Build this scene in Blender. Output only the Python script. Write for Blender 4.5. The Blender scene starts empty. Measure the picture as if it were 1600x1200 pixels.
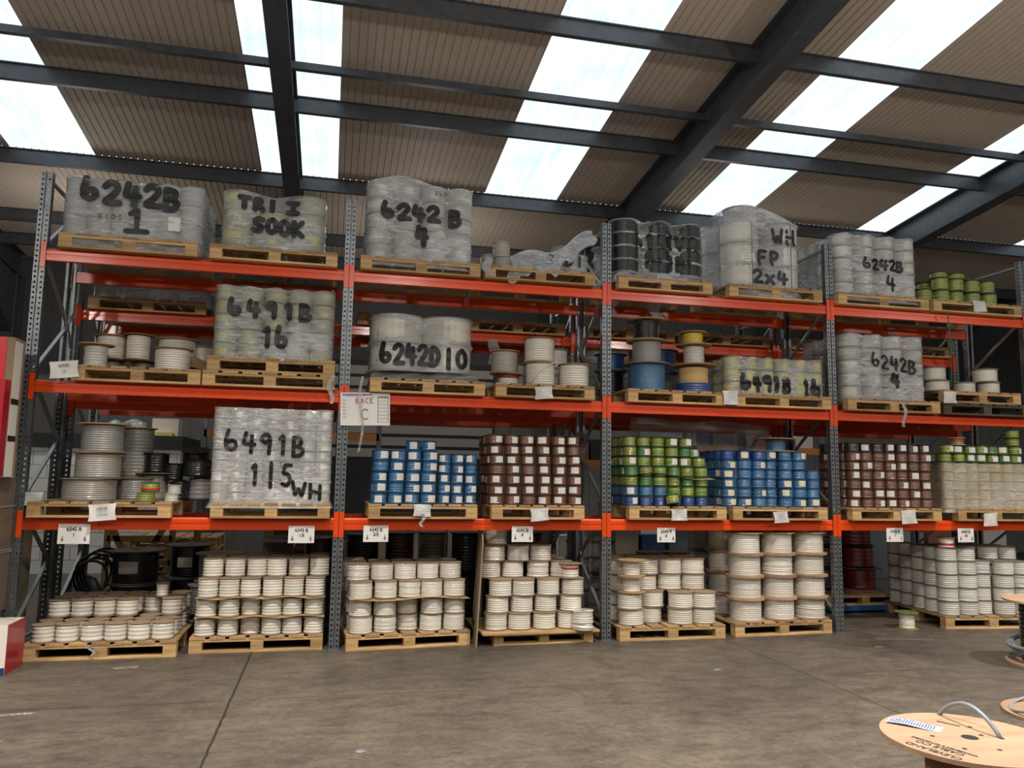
import bpy, bmesh, math, random
from mathutils import Vector, Matrix, noise
rnd = random.Random(7)
PI = math.pi
SC = bpy.context.scene
COL = SC.collection
MATS = {}

# ---------------------------------------------------------------- colours / materials
def lin(h):
    h = h.lstrip('#'); o = []
    for i in (0, 2, 4):
        c = int(h[i:i+2], 16) / 255
        o.append(c / 12.92 if c <= .04045 else ((c + .055) / 1.055) ** 2.4)
    return (*o, 1)

class NT:
    def __init__(s, name):
        s.m = bpy.data.materials.new(name); s.m.use_nodes = True
        s.t = s.m.node_tree; s.n = s.t.nodes; s.l = s.t.links
        s.p = s.n['Principled BSDF']; s.out = s.n['Material Output']
    def add(s, typ, **kw):
        n = s.n.new(typ)
        for k, v in kw.items():
            if k in n.inputs.keys() if isinstance(k, str) else False: n.inputs[k].default_value = v
            else: setattr(n, k, v)
        return n
    def link(s, a, b): s.l.new(a, b)
    def coord(s, scale=(1, 1, 1), rot=(0, 0, 0)):
        tc = s.n.new('ShaderNodeTexCoord'); mp = s.n.new('ShaderNodeMapping')
        mp.inputs['Scale'].default_value = scale; mp.inputs['Rotation'].default_value = rot
        s.link(tc.outputs['Object'], mp.inputs['Vector']); return mp.outputs['Vector']
    def noise(s, vec, scale, detail=4, rough=.55):
        n = s.n.new('ShaderNodeTexNoise'); n.inputs['Scale'].default_value = scale
        n.inputs['Detail'].default_value = detail; n.inputs['Roughness'].default_value = rough
        s.link(vec, n.inputs['Vector']); return n.outputs['Fac']
    def ramp(s, fac, stops):
        r = s.n.new('ShaderNodeValToRGB'); e = r.color_ramp.elements
        while len(e) < len(stops): e.new(.5)
        for i, (p, c) in enumerate(stops):
            e[i].position = p; e[i].color = c if len(c) == 4 else (*c, 1)
        s.link(fac, r.inputs['Fac']); return r.outputs['Color']
    def bump(s, h, strength=.3, dist=.01):
        b = s.n.new('ShaderNodeBump'); b.inputs['Strength'].default_value = strength
        b.inputs['Distance'].default_value = dist; s.link(h, b.inputs['Height'])
        s.link(b.outputs['Normal'], s.p.inputs['Normal']); return b
    def mix(s, fac, a, b, typ='MIX'):
        m = s.n.new('ShaderNodeMix'); m.data_type = 'RGBA'; m.blend_type = typ
        if isinstance(fac, (int, float)): m.inputs['Factor'].default_value = fac
        else: s.link(fac, m.inputs['Factor'])
        for v, k in ((a, 'A'), (b, 'B')):
            sk = [i for i in m.inputs if i.name == k and i.type == 'RGBA'][0]
            if isinstance(v, tuple): sk.default_value = v
            else: s.link(v, sk)
        return [o for o in m.outputs if o.type == 'RGBA'][0]
    def rand(s):
        return s.n.new('ShaderNodeObjectInfo').outputs['Random']

def vary(t, col, amt=.12):
    """small brightness difference from one object to the next"""
    r = t.rand(); a = tuple(c * (1 - amt) for c in col[:3]) + (1,); b = tuple(min(1, c * (1 + amt)) for c in col[:3]) + (1,)
    return t.mix(r, a, b)

def plain(name, h, rough=.6, metal=0, var=0, coat=0, bump=0, bscale=60, spec=.5, nz=0):
    if name in MATS: return MATS[name]
    t = NT(name); c = lin(h)
    t.p.inputs['Base Color'].default_value = c
    out = None
    if var: out = vary(t, c, var)
    if nz:
        f = t.noise(t.coord(), 9, 5); dk = t.ramp(f, [(.3, (1 - nz,) * 3), (.7, (1 + nz * .3,) * 3)])
        out = t.mix(1.0, out if out else c, dk, 'MULTIPLY')
    if out: t.link(out, t.p.inputs['Base Color'])
    t.p.inputs['Roughness'].default_value = rough; t.p.inputs['Metallic'].default_value = metal
    t.p.inputs['Specular IOR Level'].default_value = spec
    if coat:
        t.p.inputs['Coat Weight'].default_value = coat; t.p.inputs['Coat Roughness'].default_value = .12
    if bump: t.bump(t.noise(t.coord(), bscale, 4), bump, .004)
    MATS[name] = t.m; return t.m

def wood(name, h1, h2, axis=0, sc=1.0, rough=.75):
    if name in MATS: return MATS[name]
    t = NT(name); s = [18, 18, 18]; s[axis] = 1.6
    v = t.coord(tuple(x * sc for x in s)); f = t.noise(v, 1.5, 6, .6)
    c = t.ramp(f, [(.3, lin(h1)), (.7, lin(h2))])
    r = t.ramp(t.rand(), [(0, (.62, .58, .5)), (.5, (.9, .88, .82)), (1, (1.1, 1.08, 1.02))])
    t.link(t.mix(1, c, r, 'MULTIPLY'), t.p.inputs['Base Color'])
    t.p.inputs['Roughness'].default_value = rough; t.bump(f, .25, .003)
    MATS[name] = t.m; return t.m

def cable(name, h, rough=.35, coat=1.0, two=None):
    if name in MATS: return MATS[name]
    t = NT(name); c = lin(h)
    o = vary(t, c, .1)
    v = t.coord((1, 1, 22)); f = t.noise(v, 2.2, 3)
    if two:
        o = t.mix(t.ramp(f, [(.44, (0, 0, 0)), (.56, (1, 1, 1))]), lin(two), o)
    else:
        o = t.mix(1, o, t.ramp(f, [(.3, (.86, .85, .83)), (.6, (1.03, 1.03, 1.03))]), 'MULTIPLY')
    t.link(o, t.p.inputs['Base Color'])
    t.p.inputs['Roughness'].default_value = rough
    t.p.inputs['Coat Weight'].default_value = coat; t.p.inputs['Coat Roughness'].default_value = .09; t.p.inputs['Coat IOR'].default_value = 1.7
    b = t.n.new('ShaderNodeBump'); b.inputs['Strength'].default_value = .7; b.inputs['Distance'].default_value = .006
    t.link(t.noise(t.coord((6, 6, 2)), 7, 4, .6), b.inputs['Height'])
    t.link(b.outputs['Normal'], t.p.inputs['Coat Normal'])
    MATS[name] = t.m; return t.m

def film(name, tint='#e9ecee', lo=.12, hi=.62, sc=1.0, rough=.16):
    if name in MATS: return MATS[name]
    t = NT(name)
    v = t.coord((3.2 * sc, 3.2 * sc, 13 * sc), (.18, .32, 0)); f = t.noise(v, 2.2, 6, .62)
    v2 = t.coord((1.2, 1.2, 1.6)); g = t.noise(v2, 1.8, 3)
    add = t.n.new('ShaderNodeMath'); add.operation = 'ADD'; t.link(f, add.inputs[0]); t.link(g, add.inputs[1])
    hf = t.n.new('ShaderNodeMath'); hf.operation = 'MULTIPLY'; hf.inputs[1].default_value = .5; t.link(add.outputs[0], hf.inputs[0])
    a = t.ramp(hf.outputs[0], [(.40, (lo,) * 3), (.5, (lo*.6+hi*.4,) * 3), (.585, (hi,) * 3)])  # streaks in the opacity imitate highlights along the film's wrinkles
    t.p.inputs['Base Color'].default_value = lin(tint)
    t.p.inputs['Roughness'].default_value = .5
    w = t.noise(t.coord((3.2 * sc, 3.2 * sc, 17 * sc), (.2, .4, 0)), 2.4, 6, .62)
    b = t.bump(w, 1.0, .042)
    gl = t.n.new('ShaderNodeBsdfGlossy'); gl.inputs['Roughness'].default_value = rough*.7; gl.inputs['Color'].default_value = (1, 1, 1, 1)
    t.link(b.outputs['Normal'], gl.inputs['Normal'])
    ms = t.n.new('ShaderNodeMixShader'); ms.inputs[0].default_value = .62; t.link(t.p.outputs[0], ms.inputs[1]); t.link(gl.outputs[0], ms.inputs[2])
    tr = t.n.new('ShaderNodeBsdfTransparent'); tr.inputs['Color'].default_value = (.86, .88, .9, 1); mx = t.n.new('ShaderNodeMixShader')
    t.link(a, mx.inputs['Fac']); t.link(tr.outputs[0], mx.inputs[1]); t.link(ms.outputs[0], mx.inputs[2])
    t.link(mx.outputs[0], t.out.inputs['Surface'])
    MATS[name] = t.m; return t.m

def scribble(name, base='#e6e3dc', ink='#555a66', sx=40, sz=26, thr=.56, axis='Z'):
    """printed sticker: rows of small dark marks"""
    if name in MATS: return MATS[name]
    t = NT(name)
    f = t.noise(t.coord((sx * 3, sx * 3, sz * 1.0)), 3.0, 2)
    wv = t.n.new('ShaderNodeTexWave'); wv.bands_direction = axis; wv.inputs['Scale'].default_value = sz; wv.inputs['Distortion'].default_value = 1.0
    t.link(t.coord(), wv.inputs['Vector'])
    m = t.n.new('ShaderNodeMath'); m.operation = 'MULTIPLY'; t.link(f, m.inputs[0]); t.link(wv.outputs['Fac'], m.inputs[1])
    c = t.ramp(m.outputs[0], [(.40, lin(base)), (.48, lin(ink))])
    t.link(c, t.p.inputs['Base Color']); t.p.inputs['Roughness'].default_value = .35
    MATS[name] = t.m; return t.m

M_STEEL = plain('galvanised_steel', '#7d8286', .42, .75, nz=.25)
M_STEELD = plain('galvanised_brace', '#9a9c9c', .38, .8)
M_RAFT = plain('dark_grey_steel_paint', '#4b4e54', .42, .1, nz=.3)
M_ORANGE = plain('orange_beam_paint', '#dc470f', .33, 0, var=.08, coat=.25)
M_PW = wood('pallet_pine_x', '#9a7850', '#d6b482', 0)
M_PWY = wood('pallet_pine_y', '#86694a', '#c4a378', 1)
M_PWD = wood('old_pallet_dark', '#3a3129', '#5a4d3f', 0)
M_PLY = wood('plywood_flange', '#957660', '#b4957a', 0, .35, .6)
M_PLYD = wood('plywood_flange_dull', '#8f7350', '#b59469', 0, .4, .7)
M_KRAFT = plain('kraft_fibreboard', '#8f7961', .8, var=.15, nz=.2)
M_CARD = plain('corrugated_cardboard', '#a98c66', .85, nz=.15)
M_WHITE = cable('white_cable', '#d6d0c4')
M_WHITE2 = cable('grey_white_cable', '#c9c6be')
M_GREYC = cable('grey_cable', '#8c8b88')
M_GREYW = cable('silver_grey_cable', '#9b978f')
M_BLUE = cable('blue_wire', '#3a6b95')
M_BLUED = cable('deep_blue_wire', '#1d4585')
M_BROWN = cable('brown_wire', '#6d4838')
M_BLACKB = cable('black_brown_wire', '#2a2423')
M_GREEN = cable('green_wire', '#2c6640', two='#47743a')
M_GY = cable('green_yellow_wire', '#9f9a34', two='#55803a')
M_YG = cable('lime_wire', '#7d8636')
M_YEL = cable('yellow_wire', '#c4b02a')
M_BLACK = cable('black_cable', '#111214', .3, .6)
M_RED = cable('red_cable', '#8c1322')
M_DRED = cable('dark_red_cable', '#3c1214')
M_CREAM = cable('cream_green_wire', '#b9b482')
M_FBLUE = plain('blue_plastic_flange', '#1f4f7c', .4, var=.1)
M_FBRN = plain('brown_plastic_flange', '#4a3028', .45, var=.1)
M_FGRN = plain('green_plastic_flange', '#2c4a33', .45, var=.1)
M_FWHT = plain('pale_plastic_flange', '#b8b4aa', .4, var=.05)
M_FGRY = plain('grey_fibre_flange', '#77726b', .6, var=.1)
M_FBLK = plain('black_plastic_flange', '#17181b', .4)
M_DARK = plain('hole_shade', '#0c0c0d', .8)  # black paints the shade inside the drum's holes and slot
M_PAPER = plain('white_paper', '#dcdad6', .6, bump=.2, bscale=25)
M_INK = plain('black_print', '#15151a', .6)
M_INKR = plain('red_marker', '#b04038', .6)
M_INKB = plain('blue_print', '#2f4f9c', .6)
M_SPRAY = plain('black_spray_paint', '#0b0c0f', .45)
M_STICK = scribble('printed_sticker')
M_STICKY = scribble('cream_sticker', '#e8dfbf')
M_NOTE = scribble('printed_note', '#d6d4d0', '#5d6676', 30, 18)
M_DNOTE = scribble('delivery_note_print', '#cfd0d4', '#6a7aa0', 40, 26, axis='Y')
M_FILM = film('stretch_film', '#eef1f4', lo=.22, hi=.88)
M_FILMH = film('stretch_film_heavy', '#f0f0ee', .42, .95, 1.2, .14)
M_FILMC = film('stretch_film_cream', '#eae2cf', .32, .8, 1.3, .14)
M_FILMD = film('stretch_film_dusty', '#c9c6c0', .22, .6, .7, .2)
M_FILML = film('loose_film', '#e8edf2', .45, .92, 1.6, .12)

# ---------------------------------------------------------------- mesh builder
class MB:
    def __init__(s): s.v = []; s.f = []; s.sm = []
    def base(s): return len(s.v)
    def quad(s, a, b, c, d, smooth=False):
        n = len(s.v); s.v += [a, b, c, d]; s.f.append((n, n+1, n+2, n+3)); s.sm.append(smooth)
    def box(s, x0, y0, z0, x1, y1, z1):
        n = len(s.v)
        s.v += [(x0,y0,z0),(x1,y0,z0),(x1,y1,z0),(x0,y1,z0),(x0,y0,z1),(x1,y0,z1),(x1,y1,z1),(x0,y1,z1)]
        for q in ((0,3,2,1),(4,5,6,7),(0,1,5,4),(1,2,6,5),(2,3,7,6),(3,0,4,7)):
            s.f.append(tuple(n+i for i in q)); s.sm.append(False)
        return s
    def beamseg(s, p, q, w, h, up=(0, 0, 1)):
        p, q = Vector(p), Vector(q); d = (q - p).normalized(); u = Vector(up)
        a = d.cross(u)
        if a.length < 1e-4: a = d.cross(Vector((1, 0, 0)))
        a.normalize(); u = a.cross(d); n = len(s.v)
        for e in (p, q):
            for sa, su in ((-1,-1),(1,-1),(1,1),(-1,1)): s.v.append(tuple(e + a*sa*w/2 + u*su*h/2))
        for f in ((0,1,2,3),(7,6,5,4),(0,4,5,1),(1,5,6,2),(2,6,7,3),(3,7,4,0)):
            s.f.append(tuple(n+i for i in f)); s.sm.append(False)
        return s
    def lathe(s, prof, seg=28, c=(0, 0, 0), cap=True, smooth=True):
        n = len(s.v)
        for r, z in prof:
            for i in range(seg):
                a = 2*PI*i/seg; s.v.append((c[0]+r*math.cos(a), c[1]+r*math.sin(a), c[2]+z))
        for j in range(len(prof)-1):
            for i in range(seg):
                k = (i+1) % seg
                s.f.append((n+j*seg+i, n+j*seg+k, n+(j+1)*seg+k, n+(j+1)*seg+i)); s.sm.append(smooth)
        if cap:
            s.f.append(tuple(n+i for i in reversed(range(seg)))); s.sm.append(False)
            m = n+(len(prof)-1)*seg; s.f.append(tuple(m+i for i in range(seg))); s.sm.append(False)
        return s
    def tube(s, pts, r, seg=8, closed=False):
        pts = [Vector(p) for p in pts]; n = len(s.v); N = len(pts); prev = None
        for i, p in enumerate(pts):
            if closed: d = pts[(i+1) % N] - pts[i-1]
            else: d = pts[min(i+1, N-1)] - pts[max(i-1, 0)]
            d.normalize()
            if prev is None:
                a = d.cross(Vector((0, 0, 1)))
                if a.length < .05: a = d.cross(Vector((1, 0, 0)))
            else: a = prev - d*prev.dot(d)
            a.normalize(); prev = a; b = d.cross(a)
            rr = r[i] if isinstance(r, (list, tuple)) else r
            for k in range(seg):
                t = 2*PI*k/seg; s.v.append(tuple(p + a*math.cos(t)*rr + b*math.sin(t)*rr))
        M = N if closed else N-1
        for i in range(M):
            j = (i+1) % N
            for k in range(seg):
                l = (k+1) % seg
                s.f.append((n+i*seg+k, n+i*seg+l, n+j*seg+l, n+j*seg+k)); s.sm.append(True)
        if not closed:
            s.f.append(tuple(n+k for k in reversed(range(seg)))); s.sm.append(False)
            m = n+(N-1)*seg; s.f.append(tuple(m+k for k in range(seg))); s.sm.append(False)
        return s
    def poly_y(s, pts, y0, y1):
        """polygon in xz, extruded along y"""
        n = len(s.v); N = len(pts)
        for y in (y0, y1):
            for x, z in pts: s.v.append((x, y, z))
        s.f.append(tuple(n+i for i in range(N))); s.sm.append(False)
        s.f.append(tuple(n+N+i for i in reversed(range(N)))); s.sm.append(False)
        for i in range(N):
            j = (i+1) % N; s.f.append((n+j, n+i, n+N+i, n+N+j)); s.sm.append(False)
        return s
    def poly_x(s, pts, x0, x1):
        n = len(s.v); N = len(pts)
        for x in (x0, x1):
            for y, z in pts: s.v.append((x, y, z))
        s.f.append(tuple(n+i for i in reversed(range(N)))); s.sm.append(False)
        s.f.append(tuple(n+N+i for i in range(N))); s.sm.append(False)
        for i in range(N):
            j = (i+1) % N; s.f.append((n+i, n+j, n+N+j, n+N+i)); s.sm.append(False)
        return s
    def sheet(s, fn, nu, nv, smooth=True):
        n = len(s.v)
        for j in range(nv+1):
            for i in range(nu+1): s.v.append(tuple(fn(i/nu, j/nv)))
        for j in range(nv):
            for i in range(nu):
                a = n+j*(nu+1)+i; s.f.append((a, a+1, a+nu+2, a+nu+1)); s.sm.append(smooth)
        return s
    def mesh(s, name, mat=None, fix=False):
        me = bpy.data.meshes.new(name); me.from_pydata(s.v, [], s.f)
        me.polygons.foreach_set('use_smooth', s.sm)
        if fix:
            bm = bmesh.new(); bm.from_mesh(me); bmesh.ops.recalc_face_normals(bm, faces=bm.faces); bm.to_mesh(me); bm.free()
        if mat: me.materials.append(mat)
        me.update(); return me

def link(o, parent=None):
    COL.objects.link(o)
    if parent is not None: o.parent = parent
    return o
def part(name, me, parent, loc=(0,0,0), rot=(0,0,0), label=None, scale=None):
    o = bpy.data.objects.new(name, me); link(o, parent); o.location = loc; o.rotation_euler = rot
    if scale: o.scale = scale
    if label: o['label'] = label
    return o
def tag(o, label, cat, group=None, kind=None):
    o['label'] = label; o['category'] = cat
    if group: o['group'] = group
    if kind: o['kind'] = kind
    return o
def thing(name, label, cat, loc=(0,0,0), rot=0, group=None):
    o = bpy.data.objects.new(name, None); o.empty_display_size = .05; link(o)
    o.location = loc; o.rotation_euler = rot if isinstance(rot, tuple) else (0, 0, rot)
    return tag(o, label, cat, group)
def single(name, me, label, cat, loc=(0,0,0), rot=(0,0,0), group=None):
    o = part(name, me, None, loc, rot); return tag(o, label, cat, group)
def struct(name, mb, mat, parent=None):
    o = bpy.data.objects.new(name, mb.mesh(name, mat, True) if isinstance(mb, MB) else mb); link(o, parent)
    if parent is None: o['kind'] = 'structure'
    return o

ORD = ['first', 'second', 'third', 'fourth', 'fifth', 'sixth', 'seventh', 'eighth', 'ninth', 'tenth', 'eleventh', 'twelfth']
LAY = ['bottom', 'second', 'third', 'fourth', 'fifth', 'sixth', 'seventh', 'eighth', 'ninth', 'tenth']

# ---------------------------------------------------------------- rack geometry (metres; rack front at y = 0)
UX = [0, 2.851, 5.633, 8.411, 11.199]
SH = [0, 1.2545, 2.514, 3.763]
DEP = .95
BH = .115

def post_mesh(H, pw=.1, dp=.07, pitch=.05):
    """perforated omega post: front face at y=0, two hole columns, holed side returns"""
    mb = MB()
    def cell(o, ux, uz, w, h, r):
        n = len(mb.v); o = Vector(o); ux = Vector(ux); uz = Vector(uz)
        cx = o + ux*w/2 + uz*h/2
        for a, b in ((0,0),(.5,0),(1,0),(1,.5),(1,1),(.5,1),(0,1),(0,.5)): mb.v.append(tuple(o + ux*w*a + uz*h*b))
        for k in range(8):
            t = -3*PI/4 + k*PI/4; mb.v.append(tuple(cx + ux*r*math.cos(t) + uz*r*math.sin(t)))
        for k in range(8):
            l = (k+1) % 8; mb.f.append((n+k, n+l, n+8+l, n+8+k)); mb.sm.append(False)
    N = int(H/pitch)
    for k in range(N):
        z = k*pitch
        cell((-pw/2, 0, z), (1,0,0), (0,0,1), pw*.42, pitch, .0105)
        cell((pw*.08, 0, z), (1,0,0), (0,0,1), pw*.42, pitch, .0105)
        cell((-pw/2, 0, z), (0,1,0), (0,0,1), dp, pitch, .010)
        cell((pw/2, 0, z), (0,1,0), (0,0,1), dp, pitch, .010)
    H = N*pitch
    g = pw*.08
    mb.quad((-g,0,0),(-g*.5,.012,0),(-g*.5,.012,H),(-g,0,H)); mb.quad((-g*.5,.012,0),(g*.5,.012,0),(g*.5,.012,H),(-g*.5,.012,H)); mb.quad((g*.5,.012,0),(g,0,0),(g,0,H),(g*.5,.012,H))
    for sx in (-1, 1):
        mb.quad((sx*pw/2,dp,0),(sx*pw*.25,dp,0),(sx*pw*.25,dp,H),(sx*pw/2,dp,H))
        mb.quad((sx*pw*.25,dp,0),(sx*pw*.25,dp-.015,0),(sx*pw*.25,dp-.015,H),(sx*pw*.25,dp,H))
    return mb.mesh('post', M_STEEL)
POST = post_mesh(4.55); POST2 = post_mesh(3.95)
FOOT = MB().box(-.07, -.02, 0, .07, .09, .006).box(-.052, 0, .006, -.048, .07, .07).box(.048, 0, .006, .052, .07, .07).mesh('foot', M_STEEL)

def frame(x, y, H, post, label, group=None):
    t = thing('upright_frame', label, 'rack upright', (x, y, 0), 0, group)
    part('front_post', post, t, (0, 0, .006)); part('rear_post', post, t, (0, DEP+.02, .006), (0, 0, PI))
    part('foot_plate', FOOT, t); part('foot_plate', FOOT, t, (0, DEP+.02, 0), (0, 0, PI))
    z = .18; k = 0; a, b = .045, DEP-.025
    while z + .62 < H:
        m = MB().beamseg((0, a if k % 2 == 0 else b, z), (0, b if k % 2 == 0 else a, z+.6), .022, .034, (1, 0, 0))
        part('brace', m.mesh('brace', M_STEELD), t); z += .6; k += 1
    part('brace', MB().beamseg((0, a, .12), (0, b, .12), .022, .034, (1,0,0)).mesh('brace', M_STEELD), t)
    part('brace', MB().beamseg((0, a, H-.1), (0, b, H-.1), .022, .034, (1,0,0)).mesh('brace', M_STEELD), t)
    return t

def beam(x0, x1, y, z, label, front=True, group='orange beams'):
    """box beam, top face at z, stepped front face, with an end plate hooked on each post"""
    t = thing('shelf_beam', label, 'rack beam', ((x0+x1)/2, y, z), 0 if front else PI, group)
    L = (x1-x0)/2 - .052
    pr = [(0, -BH), (0, -BH*.66), (.006, -BH*.62), (.006, -BH*.5), (0, -BH*.46), (0, -BH*.2), (.012, -.012), (.018, 0), (.055, 0), (.055, -BH)]
    mb = MB().poly_x(pr, -L, L)
    b = part('beam_box', mb.mesh('beam_box', M_ORANGE, True), t, (0, .004, 0))
    for s in (-1, 1):
        c = MB().box(-.023, -.006, -.185, .023, -.002, .06).box(s*.023-.002, -.006, -.185, s*.023+.002, .05, .06)
        for k in range(4): c.box(-.006, -.0085, -.165+k*.062, .006, -.006, -.145+k*.062)
        part('end_plate', c.mesh('end_plate', M_ORANGE), t, (s*(L+.026), 0, 0))
    return t

BAY = ['first', 'second', 'third', 'fourth']
LEV = ['', 'lowest shelf', 'middle shelf', 'top shelf']
for i, x in enumerate(UX):
    frame(x, 0, 4.55, POST, f'grey perforated steel upright frame, {ORD[i]} from the left, at the front of the rack', 'front rack uprights')
for i in range(4):
    for l in (1, 2, 3):
        beam(UX[i], UX[i+1], 0, SH[l], f'orange front beam of the {LEV[l]} in {BAY[i]} bay from the left')
        beam(UX[i], UX[i+1], DEP+.02, SH[l], f'orange rear beam of the {LEV[l]} in {BAY[i]} bay from the left', False)
# back-to-back second rack
Y2 = 1.17
S2 = [0, 1.20, 2.45, 3.42]
for i, x in enumerate(UX):
    frame(x, Y2, 3.95, POST2, f'perforated steel upright frame behind the {ORD[i]} front upright', 'rear rack uprights')
for i in range(4):
    for l in (2, 3):
        beam(UX[i], UX[i+1], Y2, S2[l], f'orange beam of the rear rack, {LEV[l]}, near side, {BAY[i]} bay')
        beam(UX[i], UX[i+1], Y2+DEP+.02, S2[l], f'orange beam of the rear rack, {LEV[l]}, far side, {BAY[i]} bay', False)

# ---------------------------------------------------------------- pallets
def pallet(x0, x1, y, z, label, dep=1.0, rot=0, dark=False, h=.144, group='wooden pallets'):
    w = x1-x0
    t = thing('wooden_pallet', label, 'pallet', (x0, y, z), rot, group)
    mx, my = (M_PWD, M_PWD) if dark else (M_PW, M_PWY)
    bw = .115
    blk = MB().box(0, 0, .02, bw, .1, h-.044).mesh('block', mx)
    sb = MB().box(0, 0, h-.044, w, .1, h-.022).mesh('stringer_board', mx)
    bb = MB().box(0, 0, 0, w, .1, .02).mesh('bottom_board', mx)
    n = 7; dw = w/(n+ (n-1)*.28); 
    db = MB().box(0, -.004, h-.022, dw, dep+.004, h).mesh('deck_board', my)
    for j in range(3):
        yy = j*(dep-.1)/2
        part('stringer_board', sb, t, (0, yy, 0)); part('bottom_board', bb, t, (0, yy, 0))
        for i in range(3): part('block', blk, t, (i*(w-bw)/2, yy, 0))
    for i in range(n): part('deck_board', db, t, (i*dw*1.28, 0, rnd.uniform(-.001, .001)))
    return t
PH = .144

# ---------------------------------------------------------------- reels
def winding_mesh(rw, h, t, turns, seed, mat, loose=0.0, seg=28):
    r = random.Random(seed); mb = MB(); prof = [(rw*.5, t)]
    hh = h - 2*t; tilt = []
    for k in range(turns):
        z = t + hh*k/turns; dz = hh/turns; b = rw + r.uniform(-loose, loose*.3) + .0015*r.random()
        a = min(dz*.32, .006); tl = r.uniform(-1, 1)*loose*.6
        for f, o in ((.02, 0), (.25, .8), (.5, 1), (.75, .8)):
            prof.append((b - a + a*o, z+dz*f)); tilt.append(tl)
    prof.append((rw*.5, h-t)); tilt = [0]+tilt+[0]
    n0 = 0; mb.lathe(prof, seg)
    if loose:
        ph = [r.uniform(0, 2*PI) for _ in prof]
        for j in range(len(prof)):
            for i in range(seg):
                v = mb.v[j*seg+i]; a = 2*PI*i/seg
                mb.v[j*seg+i] = (v[0], v[1], min(h-t, max(t, v[2] + tilt[j]*math.sin(a+ph[(j//4)*4 if j else 0]))))
    return mb.mesh('cable_winding', mat)
def flange_mesh(r, t, hole, mat, seg=32):
    mb = MB(); mb.lathe([(hole, t), (hole, 0), (r-.001, 0), (r, .001), (r, t-.001), (r-.001, t), (hole, t)], seg, cap=False, smooth=False)
    mb.lathe([(hole*1.5, -.02), (hole*1.5, -.019)], 12, cap=True) if False else None
    return mb.mesh('flange', mat)
CACHE = {}; LAST = {}
def cached(key, fn):
    if key not in CACHE: CACHE[key] = fn()
    return CACHE[key]
def sticker_mesh(rw, h, w, hgt, mat):
    mb = MB(); a = w/rw/2
    mb.sheet(lambda u, v: ((rw+.0035)*math.sin((u-.5)*2*a), -(rw+.0035)*math.cos((u-.5)*2*a), h*.5+(v-.5)*hgt), 6, 1)
    return mb.mesh('label_sticker', mat)
def reel(name, label, cat, loc, r, h, mat, fmat=M_KRAFT, rw=None, t=.006, turns=8, seed=0, loose=0.0, sticker=None, group=None,
         rot=0, hole=None, ftop=True, tiltx=0, band=None):
    rw = rw or r*.95; hole = hole or r*.16
    e = thing(name, label, cat, loc, (tiltx, 0, rot), group); LAST['reel'] = e
    sd = seed % 3
    part('cable_winding', cached(('w', rw, h, t, turns, sd, mat.name, loose), lambda: winding_mesh(rw, h, t, turns, sd, mat, loose)), e)
    fm = cached(('f', r, t, hole, fmat.name), lambda: flange_mesh(r, t, hole, fmat))
    part('flange', fm, e)
    if ftop: part('flange', fm, e, (0, 0, h-t))
    if sticker:
        w_, h_, az, sm = sticker
        part('label_sticker', cached(('s', rw, h, w_, h_, sm.name), lambda: sticker_mesh(rw, h, w_, h_, sm)), e, (0, 0, rnd.uniform(-.006, .006)), (0, 0, az-rot))
    if band:
        zb, hb, bm = band
        part('tape_band', cached(('b', rw, zb, hb, bm.name), lambda: MB().lathe([(rw+.002, zb), (rw+.003, zb+.002), (rw+.003, zb+hb-.002), (rw+.002, zb+hb)], 28, cap=False).mesh('tape_band', bm)), e)
    return e

def stack(name, colour, cat, phrase, group, x0, y0, z0, nx, ny, nl, r, h, px=None, py=None, rot=0, mat=M_WHITE, fmat=M_KRAFT, rw=None,
          t=.006, turns=8, present=None, stick=0, side='L', jit=.006, off=None, loose=.0015, smat=None, noun='cable reel', allrows=False):
    """grid of reels: x0,y0 = front left corner; builds the reels that face the aisle, one side or the top"""
    px = px or 2*r; py = py or 2*r; present = present or (lambda i, j, k: True)
    c, s = math.cos(rot), math.sin(rot)
    for k in range(nl):
        for j in range(ny):
            for i in range(nx):
                if not present(i, j, k): continue
                top = k == nl-1 or not present(i, j, k+1)
                front = j == 0 or not present(i, j-1, k)
                sd = (i == 0 and 'L' in side) or (i == nx-1 and 'R' in side)
                if not (front or sd or (top and (j < 3 or allrows))): continue
                ox, oy = off(i, j, k) if off else (0, 0)
                lx = r + i*px + ox + rnd.uniform(-jit, jit); ly = r + j*py + oy + rnd.uniform(-jit, jit)
                m = mat(i, j, k) if callable(mat) else mat
                lo_ = loose if rnd.random() < .72 else loose+.0035
                fm = fmat(i, j, k) if callable(fmat) else fmat
                st = None
                if stick and rnd.random() < stick and (front or sd):
                    st = (r*rnd.uniform(.85, 1.05), h*.62, rnd.uniform(-.55, .55), smat or M_STICK)
                cn = colour(i, j, k) if callable(colour) else colour
                lb = f'{cn} {noun} {ORD[i]} from left, {LAY[k]} layer, {ORD[j]} row, {phrase}'
                reel(name, lb, cat, (x0+lx*c-ly*s, y0+lx*s+ly*c, z0+k*h), r, h-.001, m, fm, rw, t, turns, seed=i*7+j*3+k*5, loose=lo_,
                     sticker=st, group=group, rot=rnd.choice([0, .7, 1.9, 2.8, 4.1]))

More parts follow.
